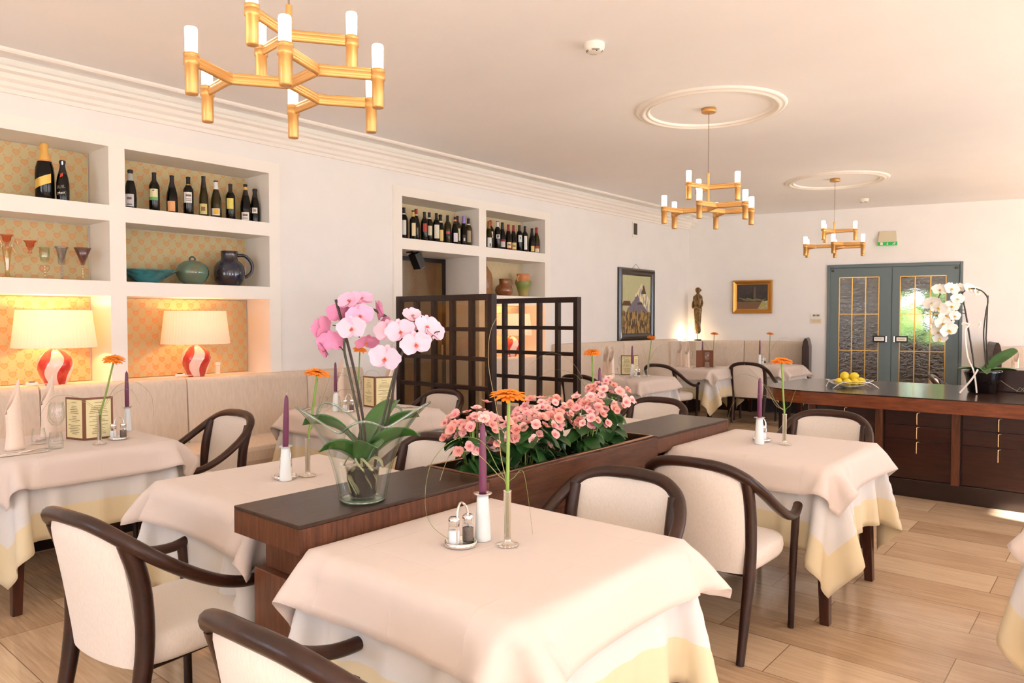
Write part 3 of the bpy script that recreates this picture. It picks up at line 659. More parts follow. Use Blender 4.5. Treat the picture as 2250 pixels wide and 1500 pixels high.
# ================================================================== TABLE LINEN (draped by a small position based cloth solver)
def drape(half, a, ztop, n, seed, guard=None, steps=210, iters=26, stiff=.5, grav=3.2):
    rs = np.random.RandomState(seed); d = 2 * half / (n - 1); g = np.linspace(-half, half, n)
    X, Y = np.meshgrid(g, g, indexing='ij'); P = np.stack([X, Y, np.full_like(X, ztop + .012)], -1)
    P[..., 2] += rs.rand(n, n) * .004; P[..., :2] += (rs.rand(n, n, 2) - .5) * .002
    V = np.zeros_like(P); UV = np.stack([X, Y], -1)
    S_ = slice; con = []
    for o in (0, 1):
        con += [((S_(o, n - 1, 2), S_(None)), (S_(o + 1, n, 2), S_(None)), d, 1.0), ((S_(None), S_(o, n - 1, 2)), (S_(None), S_(o + 1, n, 2)), d, 1.0)]
        con += [((S_(o, n - 1, 2), S_(0, n - 1)), (S_(o + 1, n, 2), S_(1, n)), d * 2 ** .5, .7), ((S_(o, n - 1, 2), S_(1, n)), (S_(o + 1, n, 2), S_(0, n - 1)), d * 2 ** .5, .7)]
    for o in range(4):
        con += [((S_(o, n - 2, 4), S_(None)), (S_(o + 2, n, 4), S_(None)), 2 * d, stiff), ((S_(None), S_(o, n - 2, 4)), (S_(None), S_(o + 2, n, 4)), 2 * d, stiff)]
    dt = 1 / 60.
    def collide(P):
        x, y, z = P[..., 0], P[..., 1], P[..., 2]
        r = .018; qx = np.abs(x) - (a - r); qy = np.abs(y) - (a - r); qz = z - (ztop - r)
        ins = (qx < r) & (qy < r) & (qz < r)
        # rounded box distance
        mx, my, mz = np.maximum(qx, 0), np.maximum(qy, 0), np.maximum(qz, 0)
        out = np.sqrt(mx ** 2 + my ** 2 + mz ** 2)
        core = (qx <= 0) & (qy <= 0) & (qz <= 0)
        pen = ins & ~core & (out < r)
        f = np.where(pen, r / np.maximum(out, 1e-6), 1)
        sx, sy = np.sign(x), np.sign(y)
        nx = np.where(pen & (qx > 0), sx * ((a - r) + qx * f), x); ny = np.where(pen & (qy > 0), sy * ((a - r) + qy * f), y)
        nz = np.where(pen & (qz > 0), (ztop - r) + qz * f, z)
        # deep inside: push through the nearest face
        top = core & (qz >= np.maximum(qx, qy)); sid = core & ~top; fx = sid & (qx >= qy); fy = sid & ~fx
        nz = np.where(top, ztop, nz); nx = np.where(fx, sx * a, nx); ny = np.where(fy, sy * a, ny)
        P[..., 0], P[..., 1], P[..., 2] = nx, ny, nz
        on = (np.abs(nz - ztop) < .004) & (np.abs(nx) < a) & (np.abs(ny) < a)
        return on
    rest = P.copy()
    for st in range(steps):
        V[..., 2] -= grav * dt; V *= .97
        if st < 60: V[..., :2] += (rs.rand(1, 1, 2) - .5) * .02
        Q = P + V * dt
        for it in range(iters):
            for (A, B, L, k) in con:
                pa, pb = Q[A], Q[B]; m0 = min(pa.shape[0], pb.shape[0]); m1 = min(pa.shape[1], pb.shape[1])
                pa, pb = pa[:m0, :m1], pb[:m0, :m1]
                dv = pb - pa; ln = np.sqrt((dv ** 2).sum(-1, keepdims=True)) + 1e-9
                c = dv * (.5 * k * (ln - L) / ln); pa += c; pb -= c
            on = collide(Q)
            if guard is not None and it == iters - 1: guard(Q)
        fr = on[..., None] * np.array([.6, .6, 0.]); Q = Q * (1 - fr) + P * fr
        V = (Q - P) / dt; P = Q
    return P, UV
def hull_guard(P0, a, ztop, off=.007, NA=180, z0=.2, NZ=56):
    """keeps the upper cloth outside the one below: radius by bearing and height"""
    z = P0[..., 2].ravel(); x, y = P0[..., 0].ravel(), P0[..., 1].ravel(); m = z < ztop - .012
    dz = (ztop - z0) / NZ; H = np.zeros((NA, NZ + 1))
    ai = ((np.arctan2(y, x) + np.pi) / (2 * np.pi) * NA).astype(int) % NA; zi = np.clip(((z - z0) / dz), 0, NZ).astype(int); r = np.hypot(x, y)
    for i in np.nonzero(m)[0]:
        for da in (-2, -1, 0, 1, 2):
            for db in (-1, 0, 1):
                k, l = (ai[i] + da) % NA, min(max(zi[i] + db, 0), NZ)
                H[k, l] = max(H[k, l], r[i] * math.cos(da * 2 * PI / NA))
    def g(Q):
        x, y, z = Q[..., 0], Q[..., 1], Q[..., 2]; r = np.hypot(x, y) + 1e-9
        k = ((np.arctan2(y, x) + np.pi) / (2 * np.pi) * NA).astype(int) % NA; l = np.clip((z - z0) / dz, 0, NZ).astype(int)
        need = H[k, l] + off; m = (z < ztop - .012) & (r < need)
        f = np.where(m, need / r, 1); Q[..., 0] *= f; Q[..., 1] *= f
    return g
def cloth_mesh(name, P, UV, mat):
    n = P.shape[0]; m = MB(); m.v = [tuple(p) for p in P.reshape(-1, 3)]
    m.f = [(i * n + j, (i + 1) * n + j, (i + 1) * n + j + 1, i * n + j + 1) for i in range(n - 1) for j in range(n - 1)]; m.s = [True] * len(m.f)
    m.uv = [tuple(q) for q in UV.reshape(-1, 2)]
    return m.mesh(name, mat)
TA, TZ = .405, .738
Pu, UVu = drape(.765, TA + .004, TZ + .004, 57, 3, stiff=.08, grav=9.0)
Po, UVo = drape(.553, TA + .011, TZ + .009, 49, 5, hull_guard(Pu, TA, TZ), stiff=.3, grav=4.5)
ME_UNDER = cloth_mesh('undercloth', Pu, UVu, MAT['under']); ME_OVER = cloth_mesh('overcloth', Po, UVo, MAT['over'])
ZT = TZ + .011        # height things stand at on a laid table

tab0 = thing('dining_table', '', 'table')
MB().box(-TA + .012, TA - .012, -TA + .012, TA - .012, TZ - .028, TZ - .004).build('tabletop', MAT['wood_red_y'], tab0, bevel=.008)
m = MB()
for (a0, a1, b0, b1) in ((-.34, .34, -.36, -.335), (-.34, .34, .335, .36), (-.36, -.335, -.34, .34), (.335, .36, -.34, .34)): m.box(a0, a1, b0, b1, TZ - .11, TZ - .028)
m.build('apron', MAT['wood_leg'], tab0)
def legbox(x, y, spl, w0, w1, h):
    bx, by = x + math.copysign(spl, x), y + math.copysign(spl, y)
    q = lambda cx, cy, w, z: [(cx - w, cy - w, z), (cx + w, cy - w, z), (cx + w, cy + w, z), (cx - w, cy + w, z)]
    return MB().hexa(q(bx, by, w0, 0), q(x, y, w1, h))
for sx in (-1, 1):
    for sy in (-1, 1): legbox(sx * .345, sy * .345, .03, .021, .033, TZ - .03).build('leg', MAT['wood_leg'], tab0, bevel=.003)
TABLES = {}
def table(key, cx, cy, desc, rot=0, tdesc=None):
    global tab0
    lab = 'cloth covered dark wooden table, ' + tdesc
    if not TABLES: tab0.location = (cx, cy, 0); tab0.rotation_euler = (0, 0, rot); tag(tab0, lab, 'table', 'square dining tables')
    else: dup(tab0, (cx, cy, 0), rot, lab, 'square dining tables')
    o = link('tablecloth', ME_UNDER, loc=(cx, cy, 0), rot=(0, 0, rot), solid=.0015)
    tag(o, 'long white undercloth with a yellow border, ' + desc, 'tablecloth', 'white undercloths')
    o = link('tablecloth', ME_OVER, loc=(cx, cy, 0), rot=(0, 0, rot), solid=.0015)
    tag(o, 'short peach topcloth draped over the white one, ' + desc, 'tablecloth', 'peach topcloths')
    TABLES[key] = (cx, cy, desc)
table('T3', 4.18, 1.62, 'on the front table', 0, 'in front of the planter, nearest and largest in the picture')
table('T4', 4.175, 3.87, 'on the table before the sideboard', PI / 2, 'between the planter end and the sideboard drawers')
table('T2', 2.93, 1.73, 'on the table left of the planter', PI, 'left of the planter beside the glass orchid vase')
table('T1', 1.18, 1.47, 'on the far left table', PI / 2, 'at the far left below the striped lamps')
table('T5', 1.27, 3.40, 'on the table before the lattice screens', -PI / 2, 'between the cream banquette and the tinted lattice screen')
table('T10', 2.93, 3.87, 'on the table behind the begonias', 0, 'mostly hidden behind the begonias')
table('T6', 1.19, 7.26, 'on the table below the mountain painting', PI, 'below the mountain painting on the left wall')
table('T7', 1.02, 9.38, 'on the table before the bronze statue', PI / 2, 'before the bronze statue, with a reddish menu cover')
table('T8', 1.58, 10.44, 'on the far corner table', 0, 'in the back corner beside the round topped bench end')
table('T9', 5.80, 3.42, 'on the table cut by the right edge', 0, 'cut off by the right edge of the picture')
table('T11', 4.72, 10.2, 'on the table behind the sideboard', PI / 2, 'behind the sideboard, with a single napkin and gerbera')

# ================================================================== CHAIRS
RAIL = [(0, -.318, .817), (.1, -.312, .812), (.17, -.295, .794), (.225, -.258, .757), (.26, -.19, .70), (.275, -.10, .638), (.281, 0, .583), (.279, .09, .552), (.272, .17, .545), (.264, .225, .557), (.259, .255, .572)]
def railz(x):      # height and depth of the rail at |x| on the back
    x = abs(x)
    for i in range(len(RAIL) - 1):
        a, b = RAIL[i], RAIL[i + 1]
        if a[0] <= x <= b[0]:
            t = (x - a[0]) / (b[0] - a[0]); return a[1] + (b[1] - a[1]) * t, a[2] + (b[2] - a[2]) * t
    return RAIL[4][1], RAIL[4][2]
chair0 = thing('armchair', '', 'chair', group='bentwood armchairs')
half = smooth_path(RAIL, 5); full = [Vector((-p.x, p.y, p.z)) for p in half[::-1]] + half[1:]
rr = [.0225 - .004 * min(1, max(0, (abs(p.y + .318) / .573))) for p in full]; rr[0] = rr[-1] = .012; rr[1] = rr[-2] = .0165
MB().tube(full, rr, 12, 1.15).build('arm_rail', MAT['bent'], chair0)
for s_ in (-1, 1):
    P = smooth_path([(s_ * .205, -.285, 0), (s_ * .208, -.25, .16), (s_ * .212, -.218, .32), (s_ * .214, -.205, .46), (s_ * .215, -.217, .62), (s_ * .213, -.258, .758)], 4)
    MB().tube(P, [.017 + .008 * min(1, p.z / .35) for p in P], 10, 1.15).build('leg', MAT['bent'], chair0)
    P = [(s_ * .243, .222, 0), (s_ * .25, .222, .3), (s_ * .256, .222, .45), (s_ * .263, .215, .548)]
    MB().tube(smooth_path(P, 4), [.0145] * 4 + [.017] * 4 + [.018] * 5, 10, 1.1).build('leg', MAT['bent'], chair0)
def seat_outline(inset, n=40):
    out = []
    for i in range(n):
        a = 2 * PI * i / n; c, s_ = math.cos(a), math.sin(a); e = .42
        x = math.copysign(abs(c) ** e, c); y = math.copysign(abs(s_) ** e, s_)
        wx = .232 - .022 * (1 - (y + 1) / 2) - inset; out.append((x * wx, .005 + y * (.235 - inset)))
    return out
rings = []
for (ins, z) in ((.03, .348), (.01, .351), (0, .368), (-.004, .395), (0, .422), (.012, .438), (.04, .447), (.1, .452), (.16, .454)):
    rings.append([(x, y, z) for (x, y) in seat_outline(ins)])
MB().loft(rings).build('seat', MAT['chairfab'], chair0)
def backpt(u, v, off):
    x = u * (.198 + .004 * v); yr, zr = railz(x); zb = .355
    z = zb + (zr - .012 - zb) * v; lean = -.232 - .088 * v ** 1.1
    y = lean + .055 * u * u * (.5 + .5 * v)
    return Vector((x, y + off, z))
m = MB(); NU, NV = 14, 14
fr = lambda i, j, o_: backpt(-1 + 2 * i, j, o_)
def edge_off(u, v): return .02 * (1 - max(abs(2 * u - 1) ** 8, (2 * v - 1) ** 10 if v > .5 else 0) * .6)
m.grid(lambda i, j: fr(i, j, edge_off(i, j)), NU, NV); m.grid(lambda i, j: fr(1 - i, j, -edge_off(i, j)), NU, NV)
bd = [(0, j / NV) for j in range(NV + 1)] + [(i / NU, 1) for i in range(1, NU + 1)] + [(1, 1 - j / NV) for j in range(1, NV + 1)] + [(1 - i / NU, 0) for i in range(1, NU)]
q = [fr(u, v, edge_off(u, v)) for (u, v) in bd] + [fr(u, v, -edge_off(u, v)) for (u, v) in bd]; nb = len(bd)
m.add(q, [(i, (i + 1) % nb, nb + (i + 1) % nb, nb + i) for i in range(nb)], True)
m.build('backrest', MAT['chairfab'], chair0)
MB().box(-.17, .17, -.17, .17, .325, .352).build('seat_frame', MAT['bent'], chair0, bevel=.004)
def chair(x, y, rz, label, first=[True]):
    if first[0]:
        first[0] = False; chair0.location = (x, y, 0); chair0.rotation_euler = (0, 0, rz); chair0['label'] = label; return
    dup(chair0, (x, y, 0), rz, label)
C_ = 'dark bentwood armchair '
chair(3.11, 1.12, .12, C_ + 'at left, seen from behind, drawn up to the planter side table')
chair(4.31, 1.04, .05, C_ + 'at the bottom edge, nearest of all, its legs cut off')
chair(4.14, 2.15, PI + .07, C_ + 'behind the front table, facing the camera, only its hooped back showing')
chair(4.20, 3.13, .02, C_ + 'with its full right side showing, drawn to the table before the sideboard')
chair(4.16, 4.54, PI, C_ + 'between the right table and the sideboard drawers, facing the camera')
chair(2.92, 2.27, PI - .04, C_ + 'right behind the glass orchid vase and the planter end')
chair(1.26, 2.10, PI + .04, C_ + 'beside the far left table, an oval hoop before the banquette seat')
chair(1.27, 3.95, PI - .02, C_ + 'whose hoop stands before the glazed lattice screen')
chair(2.95, 4.52, PI, C_ + 'just beyond the begonias at the far end of the planter')
chair(1.18, 6.58, 0, C_ + 'half hidden by the end of the second lattice screen')
chair(.98, 8.72, -.12, C_ + 'with its arm and seat in the gap below the mountain painting')
chair(1.66, 9.80, .1, C_ + 'at the far corner table, seen from behind left of the lemons')
chair(4.34, 8.7, -1.45, C_ + 'peeping over the sideboard in front of the double door')

# ================================================================== BANQUETTES
def banquette(name_label, loc, rz, segs, seat_y0, seat_y1, flip=False):
    """wall at local x=0, seat towards +x, length along y"""
    t = thing('banquette', name_label, 'banquette', loc, rz, 'cream wall banquettes')
    for (a, b, h) in segs:
        pr = [(.004, .10), (.165, .42), (.158, .6), (.142, h - .05), (.132, h - .018), (.112, h), (.03, h), (.004, h - .01)]
        m = MB(); m.prism(pr, 'y', a + .004, b - .004); m.s = [True] * len(m.s)
        m.build('backrest', MAT['cream'], t, bevel=.006)
    pr = [(.10, .27), (.585, .27), (.612, .29), (.625, .36), (.618, .43), (.60, .458), (.56, .47), (.16, .475), (.10, .47)]
    m = MB(); m.prism(pr, 'y', seat_y0, seat_y1); m.build('seat', MAT['cream'], t, bevel=.006)
    MB().box(.05, .54, seat_y0 + .01, seat_y1 - .01, 0, .27).build('plinth', MAT['screen'], t)
    return t
banquette('long cream wall banquette under the lamp niches at left', (0, 0, 0), 0, [(-.3, .66, .97), (.66, 1.64, .97), (1.64, 2.62, .97), (2.62, 3.68, .965), (3.68, 4.30, .965)], -.3, 4.30)
banquette('cream wall banquette beyond the lattice screens, under the mountain painting', (0, 0, 0), 0, [(6.05, 7.38, .97), (7.38, 8.9, 1.10), (8.9, 10.55, 1.10)], 6.05, 10.5)
banquette('cream banquette along the back wall between statue and double door', BW(.02), BA - PI / 2, [(-.0 + .0, .9, 1.07), (.9, 1.78, 1.07)], .55, 1.78)
banquette('cream banquette at the back wall right of the double door', BW(4.30), BA - PI / 2, [(.0, 1.3, 1.03), (1.3, 2.6, 1.03)], .0, 2.6)
m = MB(); m.box(.0, .19, 10.2, 11.15, 0, 1.063).box(.19, .32, 10.78, 11.2, 0, 1.063); struct(m.build('trim_32', MAT['cream'], bevel=.008))
def bench_end(lx, h, label):
    t = [(-.05, 0), (.05, 0), (.05, h - .13), (.03, h - .035), (.012, h), (-.012, h), (-.03, h - .035), (-.05, h - .13)]
    m = MB(); m.prism(t, 'y', -.66, -.01)
    tag(m.build('bench_end_panel', MAT['wood_dark_y'], loc=BW(lx), rot=(0, 0, BA), bevel=.006), label, 'bench end', 'dark banquette end panels')
bench_end(1.86, 1.13, 'dark wooden round topped bench end left of the double door')
bench_end(4.24, 1.10, 'dark wooden bench end showing behind the white orchid stems')

# ================================================================== LATTICE SCREENS
def screen(x0, x1, y, label, glazed, nc=5):
    t = thing('lattice_screen', label, 'screen', (x0, y, 0), 0, 'dark lattice screens'); L = x1 - x0; H = 1.62; dz = .045
    m = MB(); m.box(0, .05, -.03, .03, 0, H).box(L - .05, L, -.03, .03, 0, H).box(.05, L - .05, -.028, .028, H - .05, H).box(.05, L - .05, -.028, .028, .10, .15)
    m.build('frame', MAT['screen'], t, bevel=.003)
    m = MB(); pc = (L - .05) / nc; pz = (H - .05 - .12) / 6
    for i in range(1, nc): m.box(.025 + pc * i - .0175, .025 + pc * i + .0175, -.025, .025, .15, H - .05)
    m.build('upright_bars', MAT['screen'], t)
    m = MB()
    for j in range(1, 6): m.box(.05, L - .05, -.0245, .0245, .125 + pz * j - .0175, .125 + pz * j + .0175)
    m.build('cross_bars', MAT['screen'], t)
    if glazed:
        MB().box(.05, L - .05, -.003, .003, .15, H - .05).build('tinted_pane', glass('bronze_tinted_glass', (.80, .69, .54, 1), (.6, .5, .38, 1), .04, .3), t)
screen(.56, 1.72, 4.36, 'dark lattice screen with tinted glass, the nearer left one of the two', True)
screen(.60, 1.75, 5.50, 'open dark lattice screen, the farther right one of the two', False)

# ================================================================== PLANTER WITH BEGONIAS
pl = thing('planter', 'long dark wooden room divider planter between the front tables', 'planter', (0, 0, 0))
PX0, PX1, PY0, PY1, PZ = 3.395, 3.765, 1.205, 4.19, .815
for (a, b) in ((PY0, 2.035), (3.325, PY1)):
    m = MB(); m.box(PX0, PX1, a, b, PZ - .012, PZ); m.build('top_board', MAT['wood_dark_y'], pl, bevel=.003)
    m = MB(); m.box(PX0 + .001, PX1 - .001, a + .001, b - .001, PZ - .088, PZ - .0125); m.build('edge_band', MAT['wood_red_z'], pl)
m = MB(); m.box(PX0, PX0 + .03, 2.0355, 3.3245, PZ - .2, PZ - .004).box(PX1 - .03, PX1, 2.0355, 3.3245, PZ - .2, PZ - .004); m.build('trough_side', MAT['wood_red_y'], pl, bevel=.002)
m = MB(); m.box(PX0 + .05, PX1 - .05, PY0 + .04, PY1 - .04, 0, PZ - .2); m.box(PX0 + .07, PX1 - .07, PY0 + .07, 2.03, PZ - .2, PZ - .088).box(PX0 + .07, PX1 - .07, 3.33, PY1 - .07, PZ - .2, PZ - .088)
m.build('base_body', MAT['wood_red_z'], pl, bevel=.003)
m = MB(); ya, yb, xa, xb = 2.05, 3.31, PX0 + .032, PX1 - .032
m.box(xa, xa + .004, ya, yb, PZ - .195, PZ + .003).box(xb - .004, xb, ya, yb, PZ - .195, PZ + .003).box(xa, xb, ya, ya + .004, PZ - .195, PZ + .003).box(xa, xb, yb - .004, yb, PZ - .195, PZ + .003)
m.box(xa - .012, xa + .004, ya - .008, yb + .008, PZ + .001, PZ + .005).box(xb - .004, xb + .012, ya - .008, yb + .008, PZ + .001, PZ + .005).box(xa, xb, ya - .012, ya + .002, PZ + .001, PZ + .0052).box(xa, xb, yb - .002, yb + .012, PZ + .001, PZ + .0052)
m.build('copper_liner', MAT['copper'], pl)
MB().box(xa + .004, xb - .004, ya + .004, yb - .004, PZ - .199, PZ - .19).build('trough_floor', MAT['soil'], pl)

def round_petal(m, M, w, l, cup=.2, n=5, k=4, ruf=0, ph=0):
    """petal growing along +x of M"""
    def fn(i, j):
        s_ = j; u = 2 * i - 1; ww = w * math.sin(min(1, s_ * 1.02 + .06) * PI) ** .55 * .5 if s_ < .985 else w * .12
        x = l * s_; y = u * ww; z = cup * (u * u) * ww + cup * .5 * l * s_ * s_ + ruf * math.sin(u * 5 + s_ * 6 + ph)
        return M @ Vector((x, y, z))
    m.grid(fn, n, k)
def bloom_mesh():
    m = MB()
    for i, (w, l) in enumerate(((.03, .021), (.02, .019), (.03, .021), (.02, .019))):
        M = Matrix.Rotation(i * PI / 2, 4, 'Z') @ Matrix.Rotation(-.22, 4, 'Y') @ Matrix.Translation((.001, 0, 0)); round_petal(m, M, w, l, .12, 4, 4)
    for i in range(3):
        M = Matrix.Rotation(i * 2.1 + .6, 4, 'Z') @ Matrix.Rotation(-.7, 4, 'Y'); round_petal(m, M, .015, .012, .2, 3, 3)
    return m.mesh('blossom', MAT['begonia'])
ME_BLOOM = bloom_mesh()
c_ = MB().sphere((0, 0, .004), .0042, 8, 6); ME_BLC = c_.mesh('blossom_centre', MAT['begc'])
def leaf_grid(m, M, w, l, droop, fold=.15, scal=0, ph=0, nu=6, nv=7):
    def fn(i, j):
        u = 2 * i - 1; s_ = j; ww = w * .5 * (math.sin(min(1, s_ * .97 + .03) * PI) ** .6) * (1 + scal * math.sin(s_ * 26 + ph))
        return M @ Vector((l * s_, u * ww, -droop * s_ * s_ * l + fold * abs(u) * ww))
    m.grid(fn, nu, nv)
def begonia(x, y, hz, spread, label, seed, nb=40):
    r = random.Random(seed); t = thing('begonia', label, 'flower', (x, y, PZ - .19), 0, 'pink begonias in the planter')
    MB().lathe([(0, 0), (.06, 0), (.078, .15), (.082, .15), (.082, .165), (.074, .165), (.07, .13), (0, .13)], 22).build('pot', MAT['blackpot'], t)
    m = MB(); g = MB()
    for i in range(46):
        a = r.uniform(0, 2 * PI); rad = r.uniform(.0, .055); z = r.uniform(.16, hz + .10); tilt = r.uniform(-.5, .35)
        M = Matrix.Translation((rad * math.cos(a), rad * math.sin(a) * 1.1, z)) @ Matrix.Rotation(a + r.uniform(-.4, .4), 4, 'Z') @ Matrix.Rotation(-tilt, 4, 'Y') @ Matrix.Rotation(r.uniform(-.5, .5), 4, 'X')
        leaf_grid(m, M, r.uniform(.06, .09), r.uniform(.075, .115), r.uniform(.2, .7), .2, .07, r.uniform(0, 6))
    m.build('leaves', MAT['bleaf'], t)
    for i in range(9):
        a = r.uniform(0, 2 * PI); q = r.uniform(.03, .09); g.tube(smooth_path([(0, 0, .1), (q * .4 * math.cos(a), q * .4 * math.sin(a), hz * .6), (q * math.cos(a), q * math.sin(a), hz + .1)], 3), .003, 6)
    g.build('stems', MAT['gstem'], t)
    for i in range(nb):
        a = i * 2.39996 + r.uniform(-.3, .3); h = 1 - (i + .5) / nb * 1.25; h = max(-.35, h); rr_ = math.sqrt(max(0, 1 - h * h)) * spread * r.uniform(.6, 1.14)
        p = Vector((rr_ * math.cos(a) * .92, rr_ * math.sin(a) * 1.05, hz + .055 + h * spread * .8 * r.uniform(.7, 1.15) + r.uniform(-.022, .026)))
        d = Vector((p.x, p.y, (p.z - hz) * .9 + .02)).normalized(); d = (d + Vector((.45, -.55, .12)) * r.uniform(.2, .9)).normalized()
        b = link('blossom', ME_BLOOM, t); b.location = p
        b.rotation_euler = (d.to_track_quat('Z', 'Y').to_matrix() @ Matrix.Rotation(r.uniform(0, 6), 3, 'Z')).to_euler(); s_ = r.uniform(.85, 1.4); b.scale = (s_, s_, s_ * r.uniform(1, 1.6))
        c = link('blossom_centre', ME_BLC, b)
    return t
for i, (x, y, hz, sp, lb) in enumerate((
    (3.57, 2.17, .26, .135, 'pink begonia at the near end of the planter, behind the purple candle'),
    (3.63, 2.42, .24, .115, 'pink begonia second from the near end of the planter'),
    (3.54, 2.66, .27, .125, 'pink begonia in the middle of the planter row'),
    (3.62, 2.89, .26, .115, 'pink begonia fourth from the near end of the planter'),
    (3.57, 3.13, .30, .145, 'tall pink begonia at the far end of the planter, beside the flat board'))):
    begonia(x, y, hz, sp, lb, 20 + i, 62 if i in (0, 4) else 52)

# ================================================================== SIDEBOARD
sb = thing('sideboard', 'long dark wooden sideboard with rounded end, drawers and gilt handles', 'sideboard', (0, 0, 0))
def arc(cx, cy, rx, ry, a0, a1, n=10): return [(cx + rx * math.cos(a0 + (a1 - a0) * i / n), cy + ry * math.sin(a0 + (a1 - a0) * i / n)) for i in range(n + 1)]
out = arc(3.55, 6.72, .5, .41, 1.5 * PI, PI) + arc(3.42, 7.42, .37, .34, PI, .5 * PI) + [(6.6, 7.76), (6.6, 6.31)]
out = out[::-1]
m = MB(); m.prism(out, 'z', .80, .81); m.build('worktop', MAT['wood_top_x'], sb)
m = MB(); m.prism(out, 'z', .70, .7995); m.build('edge_band', MAT['wood_red_x'], sb)
MB().box(3.56, 6.5, 6.47, 7.6, .14, .70).build('carcass', MAT['wood_blk_x'], sb)
MB().box(3.54, 6.5, 6.45, 7.58, 0, .14).build('plinth', pm('plinth_black', S(34, 19, 13), .25, coat=.3), sb, bevel=.002)
for x in (3.535, 4.062, 4.602, 5.142, 5.682, 6.222):
    MB().box(x - .0275, x + .0275, 6.425, 6.48, .14, .70).build('divider', MAT['wood_red_z'], sb, bevel=.002)
MB().box(3.22, 3.30, 6.50, 6.58, 0, .70).build('leg', MAT['screen'], sb, bevel=.003)
MB().box(3.22, 3.30, 7.45, 7.53, 0, .70).build('leg', MAT['screen'], sb, bevel=.003)
for i in range(5):
    a, b = 3.565 + .54 * i, 4.032 + .54 * i; hx = (a + b) / 2
    for (z0, z1) in ((.575, .685), (.458, .572), (.15, .455)):
        d = MB().box(a, b, 6.448, 6.47, z0, z1).build('drawer', MAT['wood_blk_x'], sb, bevel=.002)
        MB().tube(smooth_path([(hx + .012, 6.448, z1 - .008), (hx, 6.43, z1 - .01), (hx - .002, 6.428, z1 - .03), (hx - .002, 6.428, z1 - .095), (hx - .001, 6.44, z1 - .1)], 3), .0045, 8).build('handle', pm('gilt_handle', S(232, 196, 150), .25, .9) if i == 0 and z0 > .57 else bpy.data.materials['gilt_handle'], d)
MB().box(4.66, 6.6, 7.28, 7.6, .8105, .995).build('upstand', MAT['wood_blk_x'], sb, bevel=.004)

# ================================================================== WALL NICHE CONTENTS: BOTTLES
PROFB = {
 'bordeaux': [(0, 0), (.034, 0), (.0375, .006), (.0375, .19), (.036, .205), (.026, .225), (.0165, .238), (.0145, .25), (.014, .285), (.0155, .287), (.0155, .298), (.0135, .3), (0, .3)],
 'burgundy': [(0, 0), (.036, 0), (.041, .008), (.041, .125), (.038, .16), (.028, .2), (.019, .232), (.015, .255), (.0142, .288), (.0158, .29), (.0158, .3), (.0135, .302), (0, .302)],
 'flute': [(0, 0), (.033, 0), (.036, .006), (.036, .13), (.033, .175), (.025, .225), (.017, .27), (.0145, .295), (.014, .322), (.0155, .324), (.0155, .333), (.013, .335), (0, .335)],
 'champagne': [(0, 0), (.04, 0), (.045, .008), (.045, .14), (.042, .175), (.031, .215), (.02, .25), (.0165, .275), (.019, .28), (.02, .295), (.0175, .302), (0, .304)],
 'prosecco': [(0, 0), (.036, 0), (.0385, .01), (.041, .08), (.04, .13), (.034, .17), (.022, .215), (.0165, .24), (.0155, .262), (.0185, .268), (.0185, .283), (.015, .287), (0, .288)],
}
def radius_at(prof, z):
    for (r0, z0), (r1, z1) in zip(prof, prof[1:]):
        if z0 <= z <= z1 and z1 > z0: return r0 + (r1 - r0) * (z - z0) / (z1 - z0)
    return prof[-2][0]
LM = {}
def lm(col):
    if col not in LM: LM[col] = pm('label_%d_%d_%d' % col, S(*col), .6, var=.06, vscale=160)
    return LM[col]
def bottle(kind, x, y, z, h, label, lab=None, cap=None, collar=None, mat='bottle', marks=None, group=None, face=-.6):
    """lab=(z0,z1,half angle,colour) as fractions of height; cap=(from,colour); face = bearing the label is turned to"""
    base = PROFB[kind]; k = h / base[-1][1]; kr = (k + 1) / 2 if k < 1.3 else k; prof = [(r * kr, zz * k) for r, zz in base]
    t = thing('wine_bottle', label, 'bottle', (x, y, z), 0, group)
    MB().lathe(prof, 20).build('body', MAT[mat], t)
    def band(name, z0, z1, col, off, a0=0, a1=2 * PI, parent=t, rows=5):
        zs = [z0 + (z1 - z0) * i / rows for i in range(rows + 1)]
        zs = sorted(set(zs + [zz for (_, zz) in prof if z0 < zz < z1]))
        return MB().lathe([(radius_at(prof, zz) + off, zz) for zz in zs], 20 if a1 - a0 > 6 else 12, a0=a0, a1=a1).build(name, lm(col), parent)
    if cap:
        c = MB(); zs = [p for p in prof if p[1] >= cap[0] * h]; z0 = cap[0] * h
        c.lathe([(radius_at(prof, z0) + .0008, z0)] + [(r + .0008, zz + .0006) for r, zz in zs], 18); c.build('capsule', lm(cap[1]), t)
    if collar: band('neck_band', collar[0] * h, collar[1] * h, collar[2], .0014)
    if lab:
        L = band('label', lab[0] * h, lab[1] * h, lab[3], .0011, face - lab[2], face + lab[2])
        if marks:
            for (m0, m1, f0, f1, col) in marks:      # printed blocks: height and bearing fractions inside the label
                zz0 = (lab[0] + (lab[1] - lab[0]) * m0) * h; zz1 = (lab[0] + (lab[1] - lab[0]) * m1) * h
                band('print', zz0, zz1, col, .0017, face - lab[2] + 2 * lab[2] * f0, face - lab[2] + 2 * lab[2] * f1, L, 2)
    return t
BK, WH, CR, YE, OR, RD, GD = (24, 20, 20), (232, 226, 218), (226, 208, 166), (226, 204, 104), (222, 160, 104), (150, 40, 36), (214, 164, 78)
NIA = 'wine bottles in the nine-bottle niche'; Z1 = 2.2325; INK = (110, 96, 84)
B9 = 'in nine bottle niche'
bottle('prosecco', -.12, 2.335, Z1, .30, 'dark bottle with silver neck and pale arched label, leftmost ' + B9, (.08, .38, .75, (206, 202, 204)), (.9, BK), (.72, .9, (176, 178, 170)), marks=[(.55, .75, .25, .75, INK), (.1, .2, .2, .8, INK)], group=NIA)
